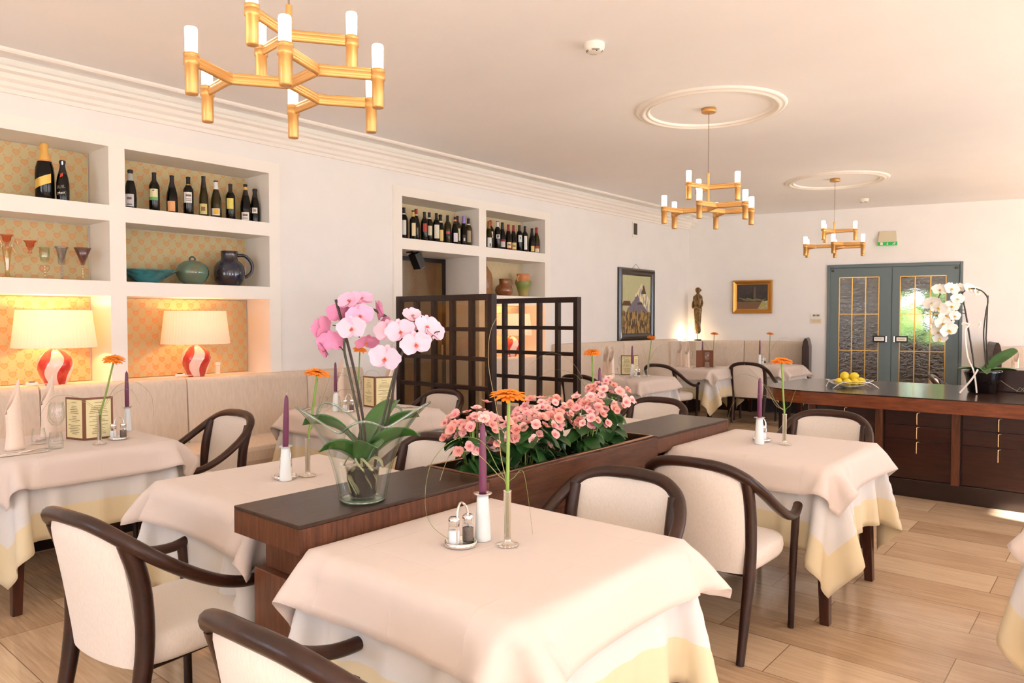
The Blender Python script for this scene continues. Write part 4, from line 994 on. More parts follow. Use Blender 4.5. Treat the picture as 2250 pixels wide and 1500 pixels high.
bottle('bordeaux', -.12, 2.51, Z1, .305, 'dark bottle with cream and green label, second from left ' + B9, (.3, .58, .85, (226, 218, 170)), (.74, BK), marks=[(0, .28, 0, 1, (110, 178, 96)), (.8, .9, .4, .6, INK)], group=NIA)
bottle('burgundy', -.12, 2.645, Z1, .302, 'dark bottle with low orange label, third from left ' + B9, (.07, .33, .7, OR), (.68, BK), group=NIA)
bottle('bordeaux', -.12, 2.775, Z1, .31, 'dark bottle with white lettered label, fourth from left ' + B9, (.33, .6, .85, WH), (.76, BK), (.79, .81, GD), marks=[(.6, .78, .3, .9, INK), (.2, .26, .3, .9, INK), (.34, .4, .3, .9, INK)], group=NIA)
bottle('flute', -.12, 2.90, Z1, .335, 'slim olive flute bottle, fifth from left ' + B9, (.08, .33, .85, (206, 190, 122)), (.72, BK), mat='bottleg', marks=[(.3, .7, .25, .75, (132, 96, 56))], group=NIA)
bottle('burgundy', -.12, 3.005, Z1, .315, 'dark bottle with white neck and yellow fruit label, sixth from left ' + B9, (.09, .27, .8, WH), (.77, (236, 232, 226)), (.96, 1.0, BK), mat='bottleg', marks=[(.15, .95, .35, .85, (226, 172, 40))], group=NIA)
bottle('bordeaux', -.12, 3.13, Z1, .305, 'dark bottle with tall yellow label, seventh from left ' + B9, (.31, .6, .75, (216, 198, 96)), (.75, (34, 32, 22)), group=NIA)
bottle('burgundy', -.12, 3.265, Z1, .32, 'dark bottle with gold neck band and white label, eighth from left ' + B9, (.05, .26, .75, WH), (.7, BK), (.85, .93, GD), marks=[(.5, .75, .2, .8, INK), (.2, .3, .2, .8, INK)], group=NIA)
bottle('prosecco', -.12, 3.352, Z1, .295, 'dark bottle with oval white label, rightmost ' + B9, (.28, .44, .55, WH), (.74, BK), marks=[(.3, .7, .25, .75, (150, 140, 128))], group=NIA)
bg = bottle('champagne', -.15, 1.78, Z1, .40, 'big dark sparkling wine bottle with gold foil neck and slanted gold label', None, (.70, (222, 170, 84)), (.68, .71, (214, 150, 100)))
t_ = MB(); pr = [(r * .40 / .304, z * .40 / .304) for r, z in PROFB['champagne']]
def lab_slant(i, j):
    a = -.6 - .95 + 1.9 * i; z = .075 + .05 * i + j * .062; r = radius_at(pr, z) + .0014; return (r * math.cos(a), r * math.sin(a), z)
t_.grid(lab_slant, 14, 4); t_.build('label', pm('gold_label', S(218, 178, 92), .35, .5), bg)
bm = bottle('prosecco', -.10, 1.875, Z1, .29, 'smaller black sparkling bottle with red tag and white lettering, beside the gold necked one', None, (.66, BK), (.9, .995, (30, 28, 40)))
pr2 = [(r * 1.003, z * .29 / .288) for r, z in PROFB['prosecco']]
def on_bottle(pr_, a, z, off=.0015): r = radius_at(pr_, z) + off; return (r * math.cos(a), r * math.sin(a), z)
q = MB(); q.grid(lambda i, j: on_bottle(pr2, -.75 + .5 * i, .165 + .025 * j + .012 * i, .004), 6, 3); q.build('red_tag', lm((196, 66, 30)), bm)
q = MB(); q.grid(lambda i, j: on_bottle(pr2, -.55 + .45 * i, .255 + .025 * j + .006 * i, .002), 5, 3); q.build('silver_band', MAT['chrome'], bm)
def bottle_text(s, parent, pr_, a_mid, z, size, mat, slope=.0):
    cu = bpy.data.curves.new('lettering', 'FONT'); cu.body = s; cu.size = size; cu.align_x = 'CENTER'; cu.extrude = .0002
    ob = bpy.data.objects.new('lettering_source', cu); COL.objects.link(ob); bpy.context.view_layer.update()
    me = bpy.data.meshes.new_from_object(ob.evaluated_get(bpy.context.evaluated_depsgraph_get())); bpy.data.objects.remove(ob); bpy.data.curves.remove(cu)
    for v in me.vertices:
        x, y = v.co.x, v.co.y; r = radius_at(pr_, z) + .002; a = a_mid + x / r
        v.co = ((r + v.co.z) * math.cos(a), (r + v.co.z) * math.sin(a), z + y + slope * x)
    me.materials.clear(); me.materials.append(mat); me.name = 'lettering'
    return link('lettering', me, parent)
bottle_text('Masc', bm, pr2, -.55, .052, .026, MAT['white'], .25)
bottle_text('IUIL', bm, pr2, -.55, .092, .03, lm((150, 146, 138)), .2)
# far unit, left of the two upper niches
NIB = 'wine bottles in the far left upper niche'; NIC = 'wine bottles in the far right upper niche'
def row(y0, y1, items, where, grp):
    n = len(items)
    names = ['leftmost', 'second from left', 'third from left', 'fourth from left', 'fifth from left', 'sixth from left', 'seventh from left', 'eighth from left', 'ninth from left', 'tenth from left', 'eleventh from left', 'rightmost']
    for i, (kind, dy, x, h, desc, kw) in enumerate(items):
        pos = 'rightmost' if i == n - 1 else names[i]
        bottle(kind, x, y0 + (y1 - y0) * dy, Z1, h, '%s, %s in %s' % (desc, pos, where), group=grp, **kw)
row(4.98, 5.97, [
 ('bordeaux', .03, -.10, .325, 'black bottle with tall white label', dict(lab=(.14, .60, .5, WH), cap=(.76, BK), collar=(.78, .82, WH))),
 ('bordeaux', .105, -.04, .30, 'black bottle with yellow neck and cream label', dict(lab=(.12, .56, .55, CR), cap=(.78, (206, 170, 90)), collar=(.95, 1.0, BK))),
 ('burgundy', .20, -.10, .33, 'black bottle with red capsule and gold script', dict(lab=(.12, .42, .45, (44, 34, 24)), cap=(.82, RD), collar=(.79, .83, WH), marks=[(.2, .9, .2, .8, (150, 124, 66))])),
 ('bordeaux', .30, -.08, .31, 'black bottle with small red label', dict(lab=(.32, .6, .55, (176, 62, 46)), cap=(.75, BK))),
 ('bordeaux', .39, -.10, .315, 'black bottle with white neck ring and cream label', dict(lab=(.22, .54, .6, (222, 208, 176)), cap=(.76, BK), collar=(.78, .83, WH))),
 ('bordeaux', .475, -.08, .315, 'black bottle with wide cream label', dict(lab=(.14, .60, .75, (230, 224, 200)), cap=(.76, BK))),
 ('prosecco', .555, -.10, .31, 'black bottle with cream shoulder band and straw label', dict(lab=(.08, .46, .65, (212, 186, 120)), cap=(.78, BK), collar=(.72, .78, (226, 206, 160)))),
 ('bordeaux', .645, -.08, .31, 'olive bottle with dark red barred label', dict(lab=(.26, .5, .65, (48, 34, 30)), cap=(.76, BK), mat='bottleg', marks=[(.35, .7, .05, .95, (190, 70, 60))])),
 ('burgundy', .71, -.03, .295, 'black bottle with lilac white label and tag', dict(lab=(.08, .40, .55, (222, 214, 226)), cap=(.74, BK), collar=(.84, .9, (222, 160, 110)))),
 ('bordeaux', .80, -.08, .32, 'olive bottle with tall straw label', dict(lab=(.14, .56, .6, (218, 206, 150)), cap=(.78, (74, 24, 22)), mat='bottleg')),
 ('burgundy', .895, -.08, .325, 'black bottle with lilac capsule', dict(lab=(.1, .36, .4, (34, 30, 26)), cap=(.76, (150, 128, 200)), marks=[(.2, .6, .3, .8, WH)])),
 ('bordeaux', .985, -.09, .31, 'dark bottle with grey tan label', dict(lab=(.14, .56, .65, (164, 146, 116)), cap=(.78, BK), collar=(.77, .81, WH), mat='bottleg')),
], 'far left niche', NIB)
row(6.20, 7.19, [
 ('burgundy', .0, -.12, .31, 'dark bottle half hidden at the niche edge', dict(cap=(.72, BK))),
 ('burgundy', .055, -.05, .31, 'olive bottle with white bird label', dict(lab=(.03, .38, .6, (232, 230, 222)), cap=(.72, (150, 104, 50)), mat='bottleg', marks=[(.05, .4, .5, .75, BK)])),
 ('bordeaux', .14, -.10, .33, 'dark bottle with red capsule and high white label', dict(lab=(.38, .6, .55, WH), cap=(.8, (170, 52, 50)), marks=[(.3, .4, .1, .9, INK)])),
 ('bordeaux', .24, -.08, .33, 'dark bottle with white capsule and slim label', dict(lab=(.38, .52, .6, WH), cap=(.8, (228, 226, 224)), collar=(.97, 1.0, BK), marks=[(.2, .8, .2, .75, (90, 90, 90))])),
 ('burgundy', .34, -.09, .325, 'dark bottle with red seal over grey label', dict(lab=(.1, .30, .65, (214, 208, 204)), cap=(.74, BK), collar=(.3, .38, (140, 34, 38)))),
 ('burgundy', .44, -.08, .31, 'dark bottle with red capsule and cream red label', dict(lab=(.06, .32, .7, (226, 202, 150)), cap=(.74, RD), marks=[(0, .14, 0, 1, RD), (.5, .7, .2, .8, INK)])),
 ('burgundy', .535, -.08, .31, 'dark bottle with red capsule and buff label', dict(lab=(.06, .32, .7, (222, 188, 120)), cap=(.76, (150, 46, 46)), marks=[(.4, .6, .2, .8, INK)])),
 ('bordeaux', .66, -.09, .325, 'black bottle with pale square crest label', dict(lab=(.36, .62, .6, (214, 214, 208)), cap=(.76, BK), marks=[(.4, .7, .4, .7, (96, 130, 150))])),
 ('bordeaux', .755, -.08, .32, 'black bottle with long white label', dict(lab=(.1, .62, .5, (240, 236, 230)), cap=(.76, BK))),
 ('burgundy', .88, -.07, .305, 'black bottle with small gold label', dict(lab=(.06, .28, .55, (226, 190, 110)), cap=(.7, BK))),
 ('burgundy', .985, -.08, .325, 'olive bottle with red capsule and red topped label', dict(lab=(.04, .28, .65, (228, 214, 176)), cap=(.78, RD), mat='bottleg', marks=[(.62, 1, 0, 1, (170, 60, 46))])),
], 'far right niche', NIC)

# ------------------------------------------------------------------ pottery and glass in the niches
Z2 = 1.6905
def glaze(name, cs, rough=.25, sc=9):
    t = NT(name); n = t.noise(t.coord(), sc, 4, .6)
    t.put(t.b.inputs['Base Color'], t.ramp(n, [(.3 + .45 * i / (len(cs) - 1), c) for i, c in enumerate(cs)])); t.b.inputs['Roughness'].default_value = rough
    t.b.inputs['Coat Weight'].default_value = .4; t.bump(n, .2, .006); return t.m
tq = glaze('turquoise_glaze', [S(70, 74, 62), S(46, 108, 112), S(52, 140, 150), S(124, 116, 92)], sc=14)
o = MB().lathe([(0, 0), (.07, 0), (.075, .01), (.13, .045), (.2, .09), (.215, .1), (.208, .102), (.19, .092), (.12, .05), (.06, .018), (0, .014)], 40).build('ceramic_bowl', tq, loc=(-.165, 2.47, Z2))
tag(o, 'wide shallow turquoise and brown ceramic bowl on the pottery shelf', 'bowl')
t = thing('gourd_vase', 'squat round turquoise ceramic jar with a loop on top, between bowl and dark jug', 'vase', (-.15, 2.815, Z2))
tq2 = glaze('green_turquoise_glaze', [S(66, 120, 122), S(92, 116, 96), S(104, 106, 80), S(50, 110, 120)], .12, 8)
MB().lathe([(0, 0), (.055, 0), (.065, .006), (.1, .035), (.122, .08), (.124, .115), (.108, .155), (.07, .186), (.03, .197), (0, .199)], 36).build('body', tq2, t)
MB().tube([(0, .022 * math.cos(a), .204 + .022 * math.sin(a)) for a in [PI * 2 * i / 16 for i in range(17)]], .007, 8, caps=False).build('loop_handle', glaze('dark_teal_glaze', [S(32, 46, 46), S(60, 84, 80)]), t)
t = thing('ceramic_jug', 'dark blue brown glazed ceramic jug with a big side handle', 'jug', (-.15, 3.13, Z2))
dk = glaze('dark_blue_glaze', [S(30, 24, 28), S(38, 44, 62), S(52, 36, 34), S(26, 28, 40)], .12, 10)
MB().lathe([(0, 0), (.085, 0), (.095, .008), (.118, .05), (.124, .11), (.118, .165), (.1, .195), (.072, .215), (.066, .235), (.066, .285), (.07, .292), (.062, .292), (.058, .24), (.05, .2), (0, .18)], 36).build('body', dk, t)
MB().tube(smooth_path([(.0, .062, .26), (.02, .13, .26), (.03, .185, .2), (.03, .185, .13), (.02, .14, .085), (.01, .11, .08)], 5), [.014] * 26, 10, 1.2).build('handle', dk, t)
gold_gl = glass('gold_tinted_glass', (.95, .84, .58, 1), (.8, .56, .22, 1), .16, .5); pink_gl = glass('coral_glass', (.95, .66, .54, 1), (.86, .46, .36, 1), .06, .35)
t = thing('glass_candelabra', 'gold glass candelabra with coral flower cups in the left glass niche', 'candelabra', (-.14, 1.545, Z2))
MB().lathe([(0, 0), (.055, 0), (.05, .008), (.014, .02), (.012, .06), (.02, .13), (.028, .205), (.03, .21), (.0, .212)], 24).build('stem', gold_gl, t)
def cupl(dy, z, dx=0):
    m = MB(); m.lathe([(.006, z - .03), (.014, z - .026), (.008, z - .016), (.014, z), (.024, z + .02), (.027, z + .04), (.036, z + .054), (.042, z + .057), (.036, z + .052), (.025, z + .039), (.022, z + .02), (0, z + .005)], 22, (dx, dy, 0), wob=lambda a, zz: 1 + (.06 * math.cos(6 * a) if zz > z + .06 else 0)); m.build('candle_cup', pink_gl, t)
cupl(0, .235)
for s_ in (-1, 1):
    cupl(s_ * .135, .205)
    MB().tube(smooth_path([(0, s_ * .065, .235), (0, s_ * .055, .255), (0, s_ * .035, .245), (0, s_ * .03, .215), (0, s_ * .05, .175), (0, s_ * .085, .15), (0, s_ * .12, .158), (0, s_ * .135, .185)], 5), .0055, 8).build('arm', gold_gl, t)
def goblet(y, bowl, stem, label, cb, cs, x=-.12, handles=False):
    t = thing('glass_goblet', label, 'goblet', (x, y, Z2), 0, 'ornamental glass goblets')
    MB().lathe(bowl, 28).build('bowl', cb, t); MB().lathe(stem, 22).build('stem', cs, t)
    if handles:
        m = MB()
        for s_ in (-1, 1): m.tube(smooth_path([(0, s_ * .008, .09), (0, s_ * .024, .096), (0, s_ * .028, .075), (0, s_ * .018, .06), (0, s_ * .012, .056)], 4), .0026, 6)
        m.build('handles', pink_gl, t)
beads = lambda zs: [(0, 0), (.03, 0), (.028, .004), (.006, .01)] + [q for z in zs for q in ((.004, z - .009), (.0095, z), (.004, z + .009))]
gr_gl = glass('pale_green_glass', (.95, .97, .9, 1), (.66, .8, .55, 1), .1, .6); bl_gl = glass('smoky_blue_glass', (.8, .8, .86, 1), (.55, .55, .66, 1), .1, .5); mv_gl = glass('mauve_glass', (.72, .56, .58, 1), (.5, .36, .4, 1), .08, .4)
goblet(1.76, [(.0, .115), (.018, .12), (.026, .13), (.03, .16), (.031, .22), (.029, .222), (.028, .16), (.022, .132), (0, .125)], beads([.03, .05, .07, .09]), 'clear green footed glass goblet with amber scroll handles, leftmost of three', gr_gl, gold_gl, handles=True)
goblet(1.865, [(0, .105), (.016, .108), (.022, .118), (.024, .17), (.034, .215), (.045, .232), (.044, .233), (.032, .215), (.021, .165), (0, .115)], beads([.03, .05, .07, .09]), 'smoky blue flared glass goblet with beaded stem, middle of three', bl_gl, bl_gl)
goblet(2.0, [(0, .11), (.01, .112), (.028, .165), (.055, .235), (.053, .236), (.026, .168), (0, .12)], beads([.03, .05, .07, .09]), 'mauve cone shaped glass goblet, rightmost of three', mv_gl, gold_gl)
# far unit pottery
wick = glaze('wicker_brown', [S(96, 56, 24), S(150, 98, 46), S(120, 74, 34)], .7, 60)
o = MB().lathe([(0, 0), (.1, 0), (.11, .02), (.112, .2), (.1, .26), (.06, .32), (.045, .35), (.042, .42), (.05, .425), (0, .427)], 32, wob=lambda a, z: 1 + .02 * math.sin(z * 260) * math.cos(14 * a)).build('wicker_bottle', wick, loc=(-.14, 6.25, Z2)); tag(o, 'tall wicker covered bottle at the left of the far pottery niche', 'bottle')
t = thing('ceramic_jug', 'small shiny brown ceramic jug on the far pottery shelf', 'jug', (-.13, 6.61, Z2)); bj = glaze('brown_glaze', [S(96, 50, 24), S(140, 80, 40), S(112, 62, 32)], .12)
MB().lathe([(0, 0), (.07, 0), (.1, .03), (.108, .075), (.095, .115), (.06, .14), (.055, .16), (.058, .2), (.064, .205), (.056, .204), (.05, .16), (0, .12)], 30).build('body', bj, t)
MB().tube(smooth_path([(.01, .05, .19), (.02, .1, .2), (.03, .13, .16), (.025, .12, .12), (.01, .098, .1)], 5), .008, 8).build('handle', bj, t)
t = thing('ceramic_urn', 'terracotta and green glazed ceramic urn at the right of the far pottery shelf', 'vase', (-.13, 6.975, Z2))
def urn():
    t2 = NT('urn_glaze'); sp = t2.node('ShaderNodeSeparateXYZ'); t2.put(sp.inputs[0], t2.coord()); n = t2.noise(t2.coord(), 18, 4)
    t2.put(t2.b.inputs['Base Color'], t2.ramp(t2.M('ADD', t2.M('DIVIDE', sp.outputs[2], .3), t2.M('MULTIPLY', t2.M('SUBTRACT', n, .5), .3)), [(.1, S(176, 152, 92)), (.4, S(128, 138, 66)), (.58, S(120, 140, 72)), (.66, S(206, 132, 84)), (1, S(210, 142, 96))]))
    t2.b.inputs['Roughness'].default_value = .3; t2.bump(n, .3, .006); return t2.m
um = urn()
MB().lathe([(0, 0), (.055, 0), (.058, .03), (.075, .1), (.105, .17), (.1, .2), (.075, .225), (.07, .245), (.085, .275), (.088, .282), (.08, .28), (.062, .245), (0, .2)], 32).build('body', um, t)
m = MB()
for s_ in (-1, 1): m.tube(smooth_path([(0, s_ * .07, .255), (0, s_ * .1, .25), (0, s_ * .115, .21), (0, s_ * .1, .185)], 4), .007, 8)
m.build('handles', um, t)

# ------------------------------------------------------------------ table lamps
def table_lamp(y, label, sh_r=.255, energy=5.5):
    t = thing('table_lamp', label, 'lamp', (-.08, y, .96), 0, 'striped glass table lamps')
    MB().lathe([(0, 0), (.06, 0), (.068, .012), (.09, .06), (.108, .11), (.112, .15), (.098, .195), (.066, .23), (.04, .245), (.03, .25), (0, .25)], 40).build('base', MAT['stripe'], t)
    MB().tube([(0, 0, .245), (0, 0, .34)], .008, 10).build('lamp_holder', MAT['brass'], t)
    MB().sphere((0, 0, .375), .03, 14, 10, (1, 1, 1.2)).build('bulb', pm('warm_bulb', (1, .9, .7, 1), .4, emit=(1, .62, .32, 1), estr=2.5) if 'warm_bulb' not in bpy.data.materials else bpy.data.materials['warm_bulb'], t)
    m = MB(); n = 180; r0, r1, z0, z1 = sh_r, sh_r * .885, .262, .52
    m.lathe([(r0, z0), (r0, z0 + .008), ((r0 + r1) / 2, (z0 + z1) / 2), (r1, z1)], n, wob=lambda a, z: 1 + .008 * math.cos(60 * a)); m.build('lamp_shade', MAT['shade'], t)
    L = bpy.data.lights.new('lamp_light', 'POINT'); L.energy = energy; L.color = (1, .48, .20); L.shadow_soft_size = .035
    lo = bpy.data.objects.new('lamp_light', L); COL.objects.link(lo); lo.location = (0, 0, .45); lo.parent = t
    c = MB(); c.tube(smooth_path([(.05, -.06, .015), (.09, -.13, .02), (.06, -.22, .016), (.08, -.34, .014)], 5), .003, 6); c.build('cable', MAT['white'], t)
    MB().box(.06, .085, -.2, -.13, .012, .034).build('switch', MAT['white'], t, bevel=.004)
    MB().box(.058, .087, -.18, -.15, .034, .039).build('switch_button', MAT['black'], t)
table_lamp(1.80, 'lit table lamp with pleated shade and red striped base, the far left one', energy=11)
table_lamp(2.80, 'lit table lamp with pleated shade and red striped base, under the pottery shelf')
table_lamp(6.68, 'lit table lamp with pleated shade glowing behind the second lattice screen', energy=7)
t = thing('plug_adapter', 'small white plug on a clear stand right of the second striped lamp', 'plug', (-.16, 3.02, .96))
MB().box(-.012, .012, -.018, .018, .0, .075).build('body', MAT['napkin'], t, bevel=.004); MB().box(-.014, .014, -.02, .02, .075, .1).build('cap', MAT['white'], t, bevel=.004)

# ================================================================== THINGS ON THE TABLES


PROTO = {}
def proto(key, build):
    """first call builds the thing, later calls copy it with its parts"""
    def place(loc, rz, label, group):
        if key not in PROTO:
            t = build(); PROTO[key] = t; t.location = loc; t.rotation_euler = (0, 0, rz); tag(t, label, None, group); return t
        return dup(PROTO[key], loc, rz, label, group)
    return place
def b_holder():
    t = thing('candle_holder', '', 'candle holder')
    MB().lathe([(0, 0), (.0245, 0), (.026, .003), (.0255, .012), (.018, .128), (.0172, .138), (.012, .138), (.011, .06), (0, .058)], 28).build('body', MAT['porc'], t)
    MB().lathe([(.0165, .138), (.027, .141), (.0285, .1435), (.028, .1445), (.0165, .1425), (.0125, .1425), (.0125, .138)], 28).build('drip_tray', MAT['chrome'], t); return t
def b_candle():
    t = thing('taper_candle', '', 'candle')
    MB().lathe([(0, 0), (.0105, 0), (.0122, .03), (.0118, .12), (.0085, .208), (.0072, .218), (.002, .228), (0, .229)], 20).build('wax', MAT['candle'], t)
    MB().tube([(0, 0, .226), (.001, 0, .234), (.003, .001, .24)], .0011, 5).build('wick', MAT['wick'], t); return t
def b_vase():
    t = thing('bud_vase', '', 'vase')
    MB().lathe([(0, 0), (.033, 0), (.034, .003), (.031, .006), (.012, .01), (.011, .02), (.0115, .158), (.0128, .162), (.0118, .163), (.0102, .158), (.0095, .02), (0, .018)], 26).build('tube', MAT['silverglass'], t); return t
def silverglass():
    t = NT('silvered_glass'); gl = t.node('ShaderNodeBsdfGlossy'); gl.inputs['Roughness'].default_value = .06; gl.inputs[0].default_value = (.95, .92, .86, 1)
    tr = t.node('ShaderNodeBsdfTransparent'); tr.inputs[0].default_value = (.95, .93, .88, 1); lw = t.node('ShaderNodeLayerWeight'); lw.inputs[0].default_value = .5
    mx = t.node('ShaderNodeMixShader'); t.put(mx.inputs[0], t.M('MULTIPLY_ADD', lw.outputs['Facing'], .55, .28)); t.t.links.new(tr.outputs[0], mx.inputs[1]); t.t.links.new(gl.outputs[0], mx.inputs[2]); t.surf(mx.outputs[0]); return t.m
MAT['silverglass'] = silverglass()
def b_caddy():
    t = thing('cruet_stand', '', 'cruet')
    MB().lathe([(0, 0), (.046, 0), (.0475, .002), (.0475, .014), (.045, .014), (.044, .004), (0, .004)], 30).build('tray', MAT['chrome'], t)
    P = smooth_path([(.02, .026, .004), (.014, .026, .06), (.008, .024, .105), (0, .012, .124), (0, -.006, .126), (0, -.024, .108), (0, -.03, .06), (0, -.03, .004)], 4)
    MB().tube(P, .0042, 8, .45).build('handle', MAT['chrome'], t); return t
def b_shaker(fill):
    def f():
        t = thing('salt_shaker' if fill == 'salt' else 'pepper_shaker', '', 'shaker')
        MB().lathe([(0, 0), (.0165, 0), (.018, .006), (.018, .046), (.0155, .056), (.0135, .058)], 22).build('jar', MAT['glass'], t)
        MB().lathe([(0, .003), (.0155, .003), (.0165, .008), (.0165, .044), (0, .045)], 18).build('contents', MAT[fill], t)
        MB().lathe([(.0145, .057), (.016, .058), (.0165, .078), (.014, .083), (0, .084)], 20).build('cap', MAT['chrome'], t); return t
    return f
def gerbera(loc, top, tilt, label, rz=0, dark=False, sag=.0):
    """stands in a bud vase: loc = mouth of the vase base, top = flower centre relative to it"""
    t = thing('gerbera', label, 'flower', loc, rz, 'orange gerberas in bud vases')
    tx, ty, tz = top
    P = smooth_path([(0, 0, .012), (tx * .12, ty * .12, .16), (tx * .4 + sag, ty * .4, tz * .55), (tx * .8 + sag, ty * .8, tz * .85), (tx, ty, tz)], 5)
    MB().tube(P, [.0052] * len(P), 8).build('stem', MAT['gstem'], t)
    d = Vector(tilt).normalized(); Q = Matrix.Translation((tx, ty, tz)) @ d.to_track_quat('Z', 'Y').to_matrix().to_4x4()
    m = MB(); r = random.Random(int(loc[0] * 97 + loc[1] * 31))
    for ring, (n, l, w, el, z) in enumerate(((22, .052, .0135, -.06, .006), (20, .048, .012, .1, .008), (16, .032, .009, .32, .010), (14, .02, .006, .6, .012))):
        for i in range(n):
            M = Q @ Matrix.Rotation(2 * PI * (i + .5 * ring) / n + r.uniform(-.06, .06), 4, 'Z') @ Matrix.Rotation(-(el + r.uniform(-.1, .06)), 4, 'Y') @ Matrix.Translation((.005, 0, z))
            ll = l * r.uniform(.92, 1.06)
            def fn(u, v):
                uu = 2 * u - 1; s_ = v; ww = w * .5 * (min(1, .35 + s_ * 2.2) if s_ < .8 else 1 - (s_ - .8) ** 2 * 14)
                return M @ Vector((ll * s_, uu * ww, -.0018 * abs(uu) + .004 * s_ - .009 * s_ ** 3))
            m.grid(fn, 2, 5)
    fh = m.build('petals', MAT['gerb'], t)
    c = MB(); c.sphere((0, 0, .011), .011, 14, 8, (1, 1, .5), ); c.v = [tuple(Q @ Vector(p)) for p in c.v]; c.build('flower_centre', MAT['gerbc'] if not dark else MAT['slot'], t)
    c = MB(); c.lathe([(.005, -.012), (.012, -.006), (.016, .002), (.02, .006), (0, .007)], 16); c.v = [tuple(Q @ Vector(p)) for p in c.v]; c.build('calyx', MAT['gstem'], t)
    return t
def grass(loc, arcs, label):
    t = thing('grass_spray', label, 'grass', loc, 0, 'bear grass arching from bud vases')
    for i, A in enumerate(arcs):
        P = smooth_path([(0, 0, .02), (A[0][0] * .06, A[0][1] * .06, .16)] + list(A), 7); n = len(P)
        MB().tube(P, [.0018 * (1 - .75 * k_ / n) for k_ in range(n)], 5, .7).build('blade', MAT['blade'] if i % 2 == 0 else MAT['blade2'], t)
    return t
def b_napkin():
    t = thing('folded_napkin', '', 'napkin'); m = MB()
    def fn(i, j):
        a = i * 2 * PI * 1.4; r = .036 - .007 * i; top = .365 - .17 * ((1 - math.cos(a - 2.6)) / 2) ** .8 - .02 * i
        z = j * top; q = r * (1.12 - .2 * j + .25 * (1 - j) ** 4); return (q * math.cos(a) * 1.1 + .012 * j * j, q * math.sin(a) * .95, z)
    m.grid(fn, 56, 14); m.build('linen', MAT['napkin'], t, solid=.0022); return t
def b_wine():
    t = thing('wine_glass', '', 'glass')
    MB().lathe([(0, .002), (.032, .002), (.034, .003), (.03, .0045), (.006, .01), (.0035, .02), (.0034, .085), (.006, .094), (.022, .104), (.036, .125), (.0395, .15), (.037, .185), (.0315, .215), (.0305, .2155), (.036, .184), (.0383, .15), (.035, .127), (.021, .106), (0, .098)], 30).build('bowl_and_stem', MAT['glass'], t); return t
def b_tumbler():
    t = thing('water_glass', '', 'glass')
    MB().lathe([(0, 0), (.03, 0), (.0345, .006), (.0345, .03), (.028, .085), (.027, .0855), (.033, .032), (.031, .012), (0, .01)], 26).build('tumbler', MAT['glass'], t); return t
def b_menu():
    t = thing('menu_folder', '', 'menu'); H, Wd = .235, .15
    for s_, nm in ((1, 'a'), (-1, 'b')):
        M = Matrix.Rotation(s_ * .62, 4, 'Z')
        o = MB().box(0, s_ * Wd, 0, .004, 0, H, M).build('cover', MAT['menub'], t, bevel=.001)
        p = MB().box(s_ * .012, s_ * (Wd - .012), -.0012, -.0002, .012, H - .012, M).build('page', MAT['menup'], o)
        m = MB(); r = random.Random(4 + s_)
        for i in range(19):
            z = H - .03 - i * .0096; wq = r.uniform(.03, .1) if i > 2 else .04
            if i in (1, 7, 12): continue
            x0 = s_ * Wd / 2 - wq / 2; m.box(x0, x0 + wq, -.0016, -.001, z, z + .0026, M)
        m.build('print', MAT['ink'], p)
    return t
def b_fork():
    t = thing('fork', '', 'cutlery'); m = MB()
    m.tube(smooth_path([(-.09, 0, .003), (-.03, 0, .004), (.03, 0, .007), (.055, 0, .004)], 4), [.005] * 6 + [.003] * 7, 6, .45)
    m.box(.052, .066, -.011, .011, .003, .0055)
    for i in range(4): m.box(.064, .1, -.0105 + i * .0062, -.0078 + i * .0062, .004, .006)
    m.build('metal', MAT['chrome'], t); return t
def b_knife():
    t = thing('table_knife', '', 'cutlery'); m = MB(); m.tube([(-.11, 0, .004), (-.01, 0, .004)], [.0055, .0045], 6, .6)
    m.prism([(-.01, -.004), (.1, -.008), (.118, -.002), (.11, .006), (-.01, .005)], 'z', .003, .005); m.build('metal', MAT['chrome'], t); return t
P_HOLD, P_CAND, P_VASE, P_CRU = proto('h', b_holder), proto('c', b_candle), proto('v', b_vase), proto('k', b_caddy)
P_SALT, P_PEP, P_NAP, P_WINE, P_TUM = proto('s', b_shaker('salt')), proto('p', b_shaker('pepper')), proto('n', b_napkin), proto('w', b_wine), proto('t', b_tumbler)
P_MENU, P_FORK, P_KNIFE = proto('m', b_menu), proto('f', b_fork), proto('kn', b_knife)
def setpiece(key, candle=None, vase=None, cruet=None, cr_rz=0, flower=(0, 0, .43), tilt=(.1, -.1, 1), arcs=None, lean=(0, 0), frot=0, sag=0):
    d = TABLES[key][2]
    if candle:
        P_HOLD((candle[0], candle[1], ZT), 0, 'white tapered porcelain candle holder ' + d, 'white candle holders')
        c = P_CAND((candle[0], candle[1], ZT + .128), 0, 'purple taper candle in its white holder ' + d, 'purple taper candles'); c.rotation_euler = (lean[1], lean[0], 0)
    if vase:
        P_VASE((vase[0], vase[1], ZT), 0, 'slim silvery bud vase ' + d, 'silvery bud vases')
        gerbera((vase[0], vase[1], ZT + .012), flower, tilt, 'orange gerbera in the bud vase ' + d, sag=sag)
        if arcs: grass((vase[0], vase[1], ZT + .012), arcs, 'thin arching grass blades in the bud vase ' + d)
    if cruet:
        P_CRU((cruet[0], cruet[1], ZT), cr_rz, 'round steel cruet stand with hoop handle ' + d, 'steel cruet stands')
        c, s_ = math.cos(cr_rz), math.sin(cr_rz)
        for (dx, dy, P, nm) in ((-.0, -.021, P_SALT, 'glass salt shaker'), (-.0, .021, P_PEP, 'glass pepper shaker')):
            dx = -.012 if P is P_SALT else .014
            P((cruet[0] + c * dx - s_ * dy, cruet[1] + s_ * dx + c * dy, ZT + .0045), 0, nm + ' in the cruet stand ' + d, nm + 's')
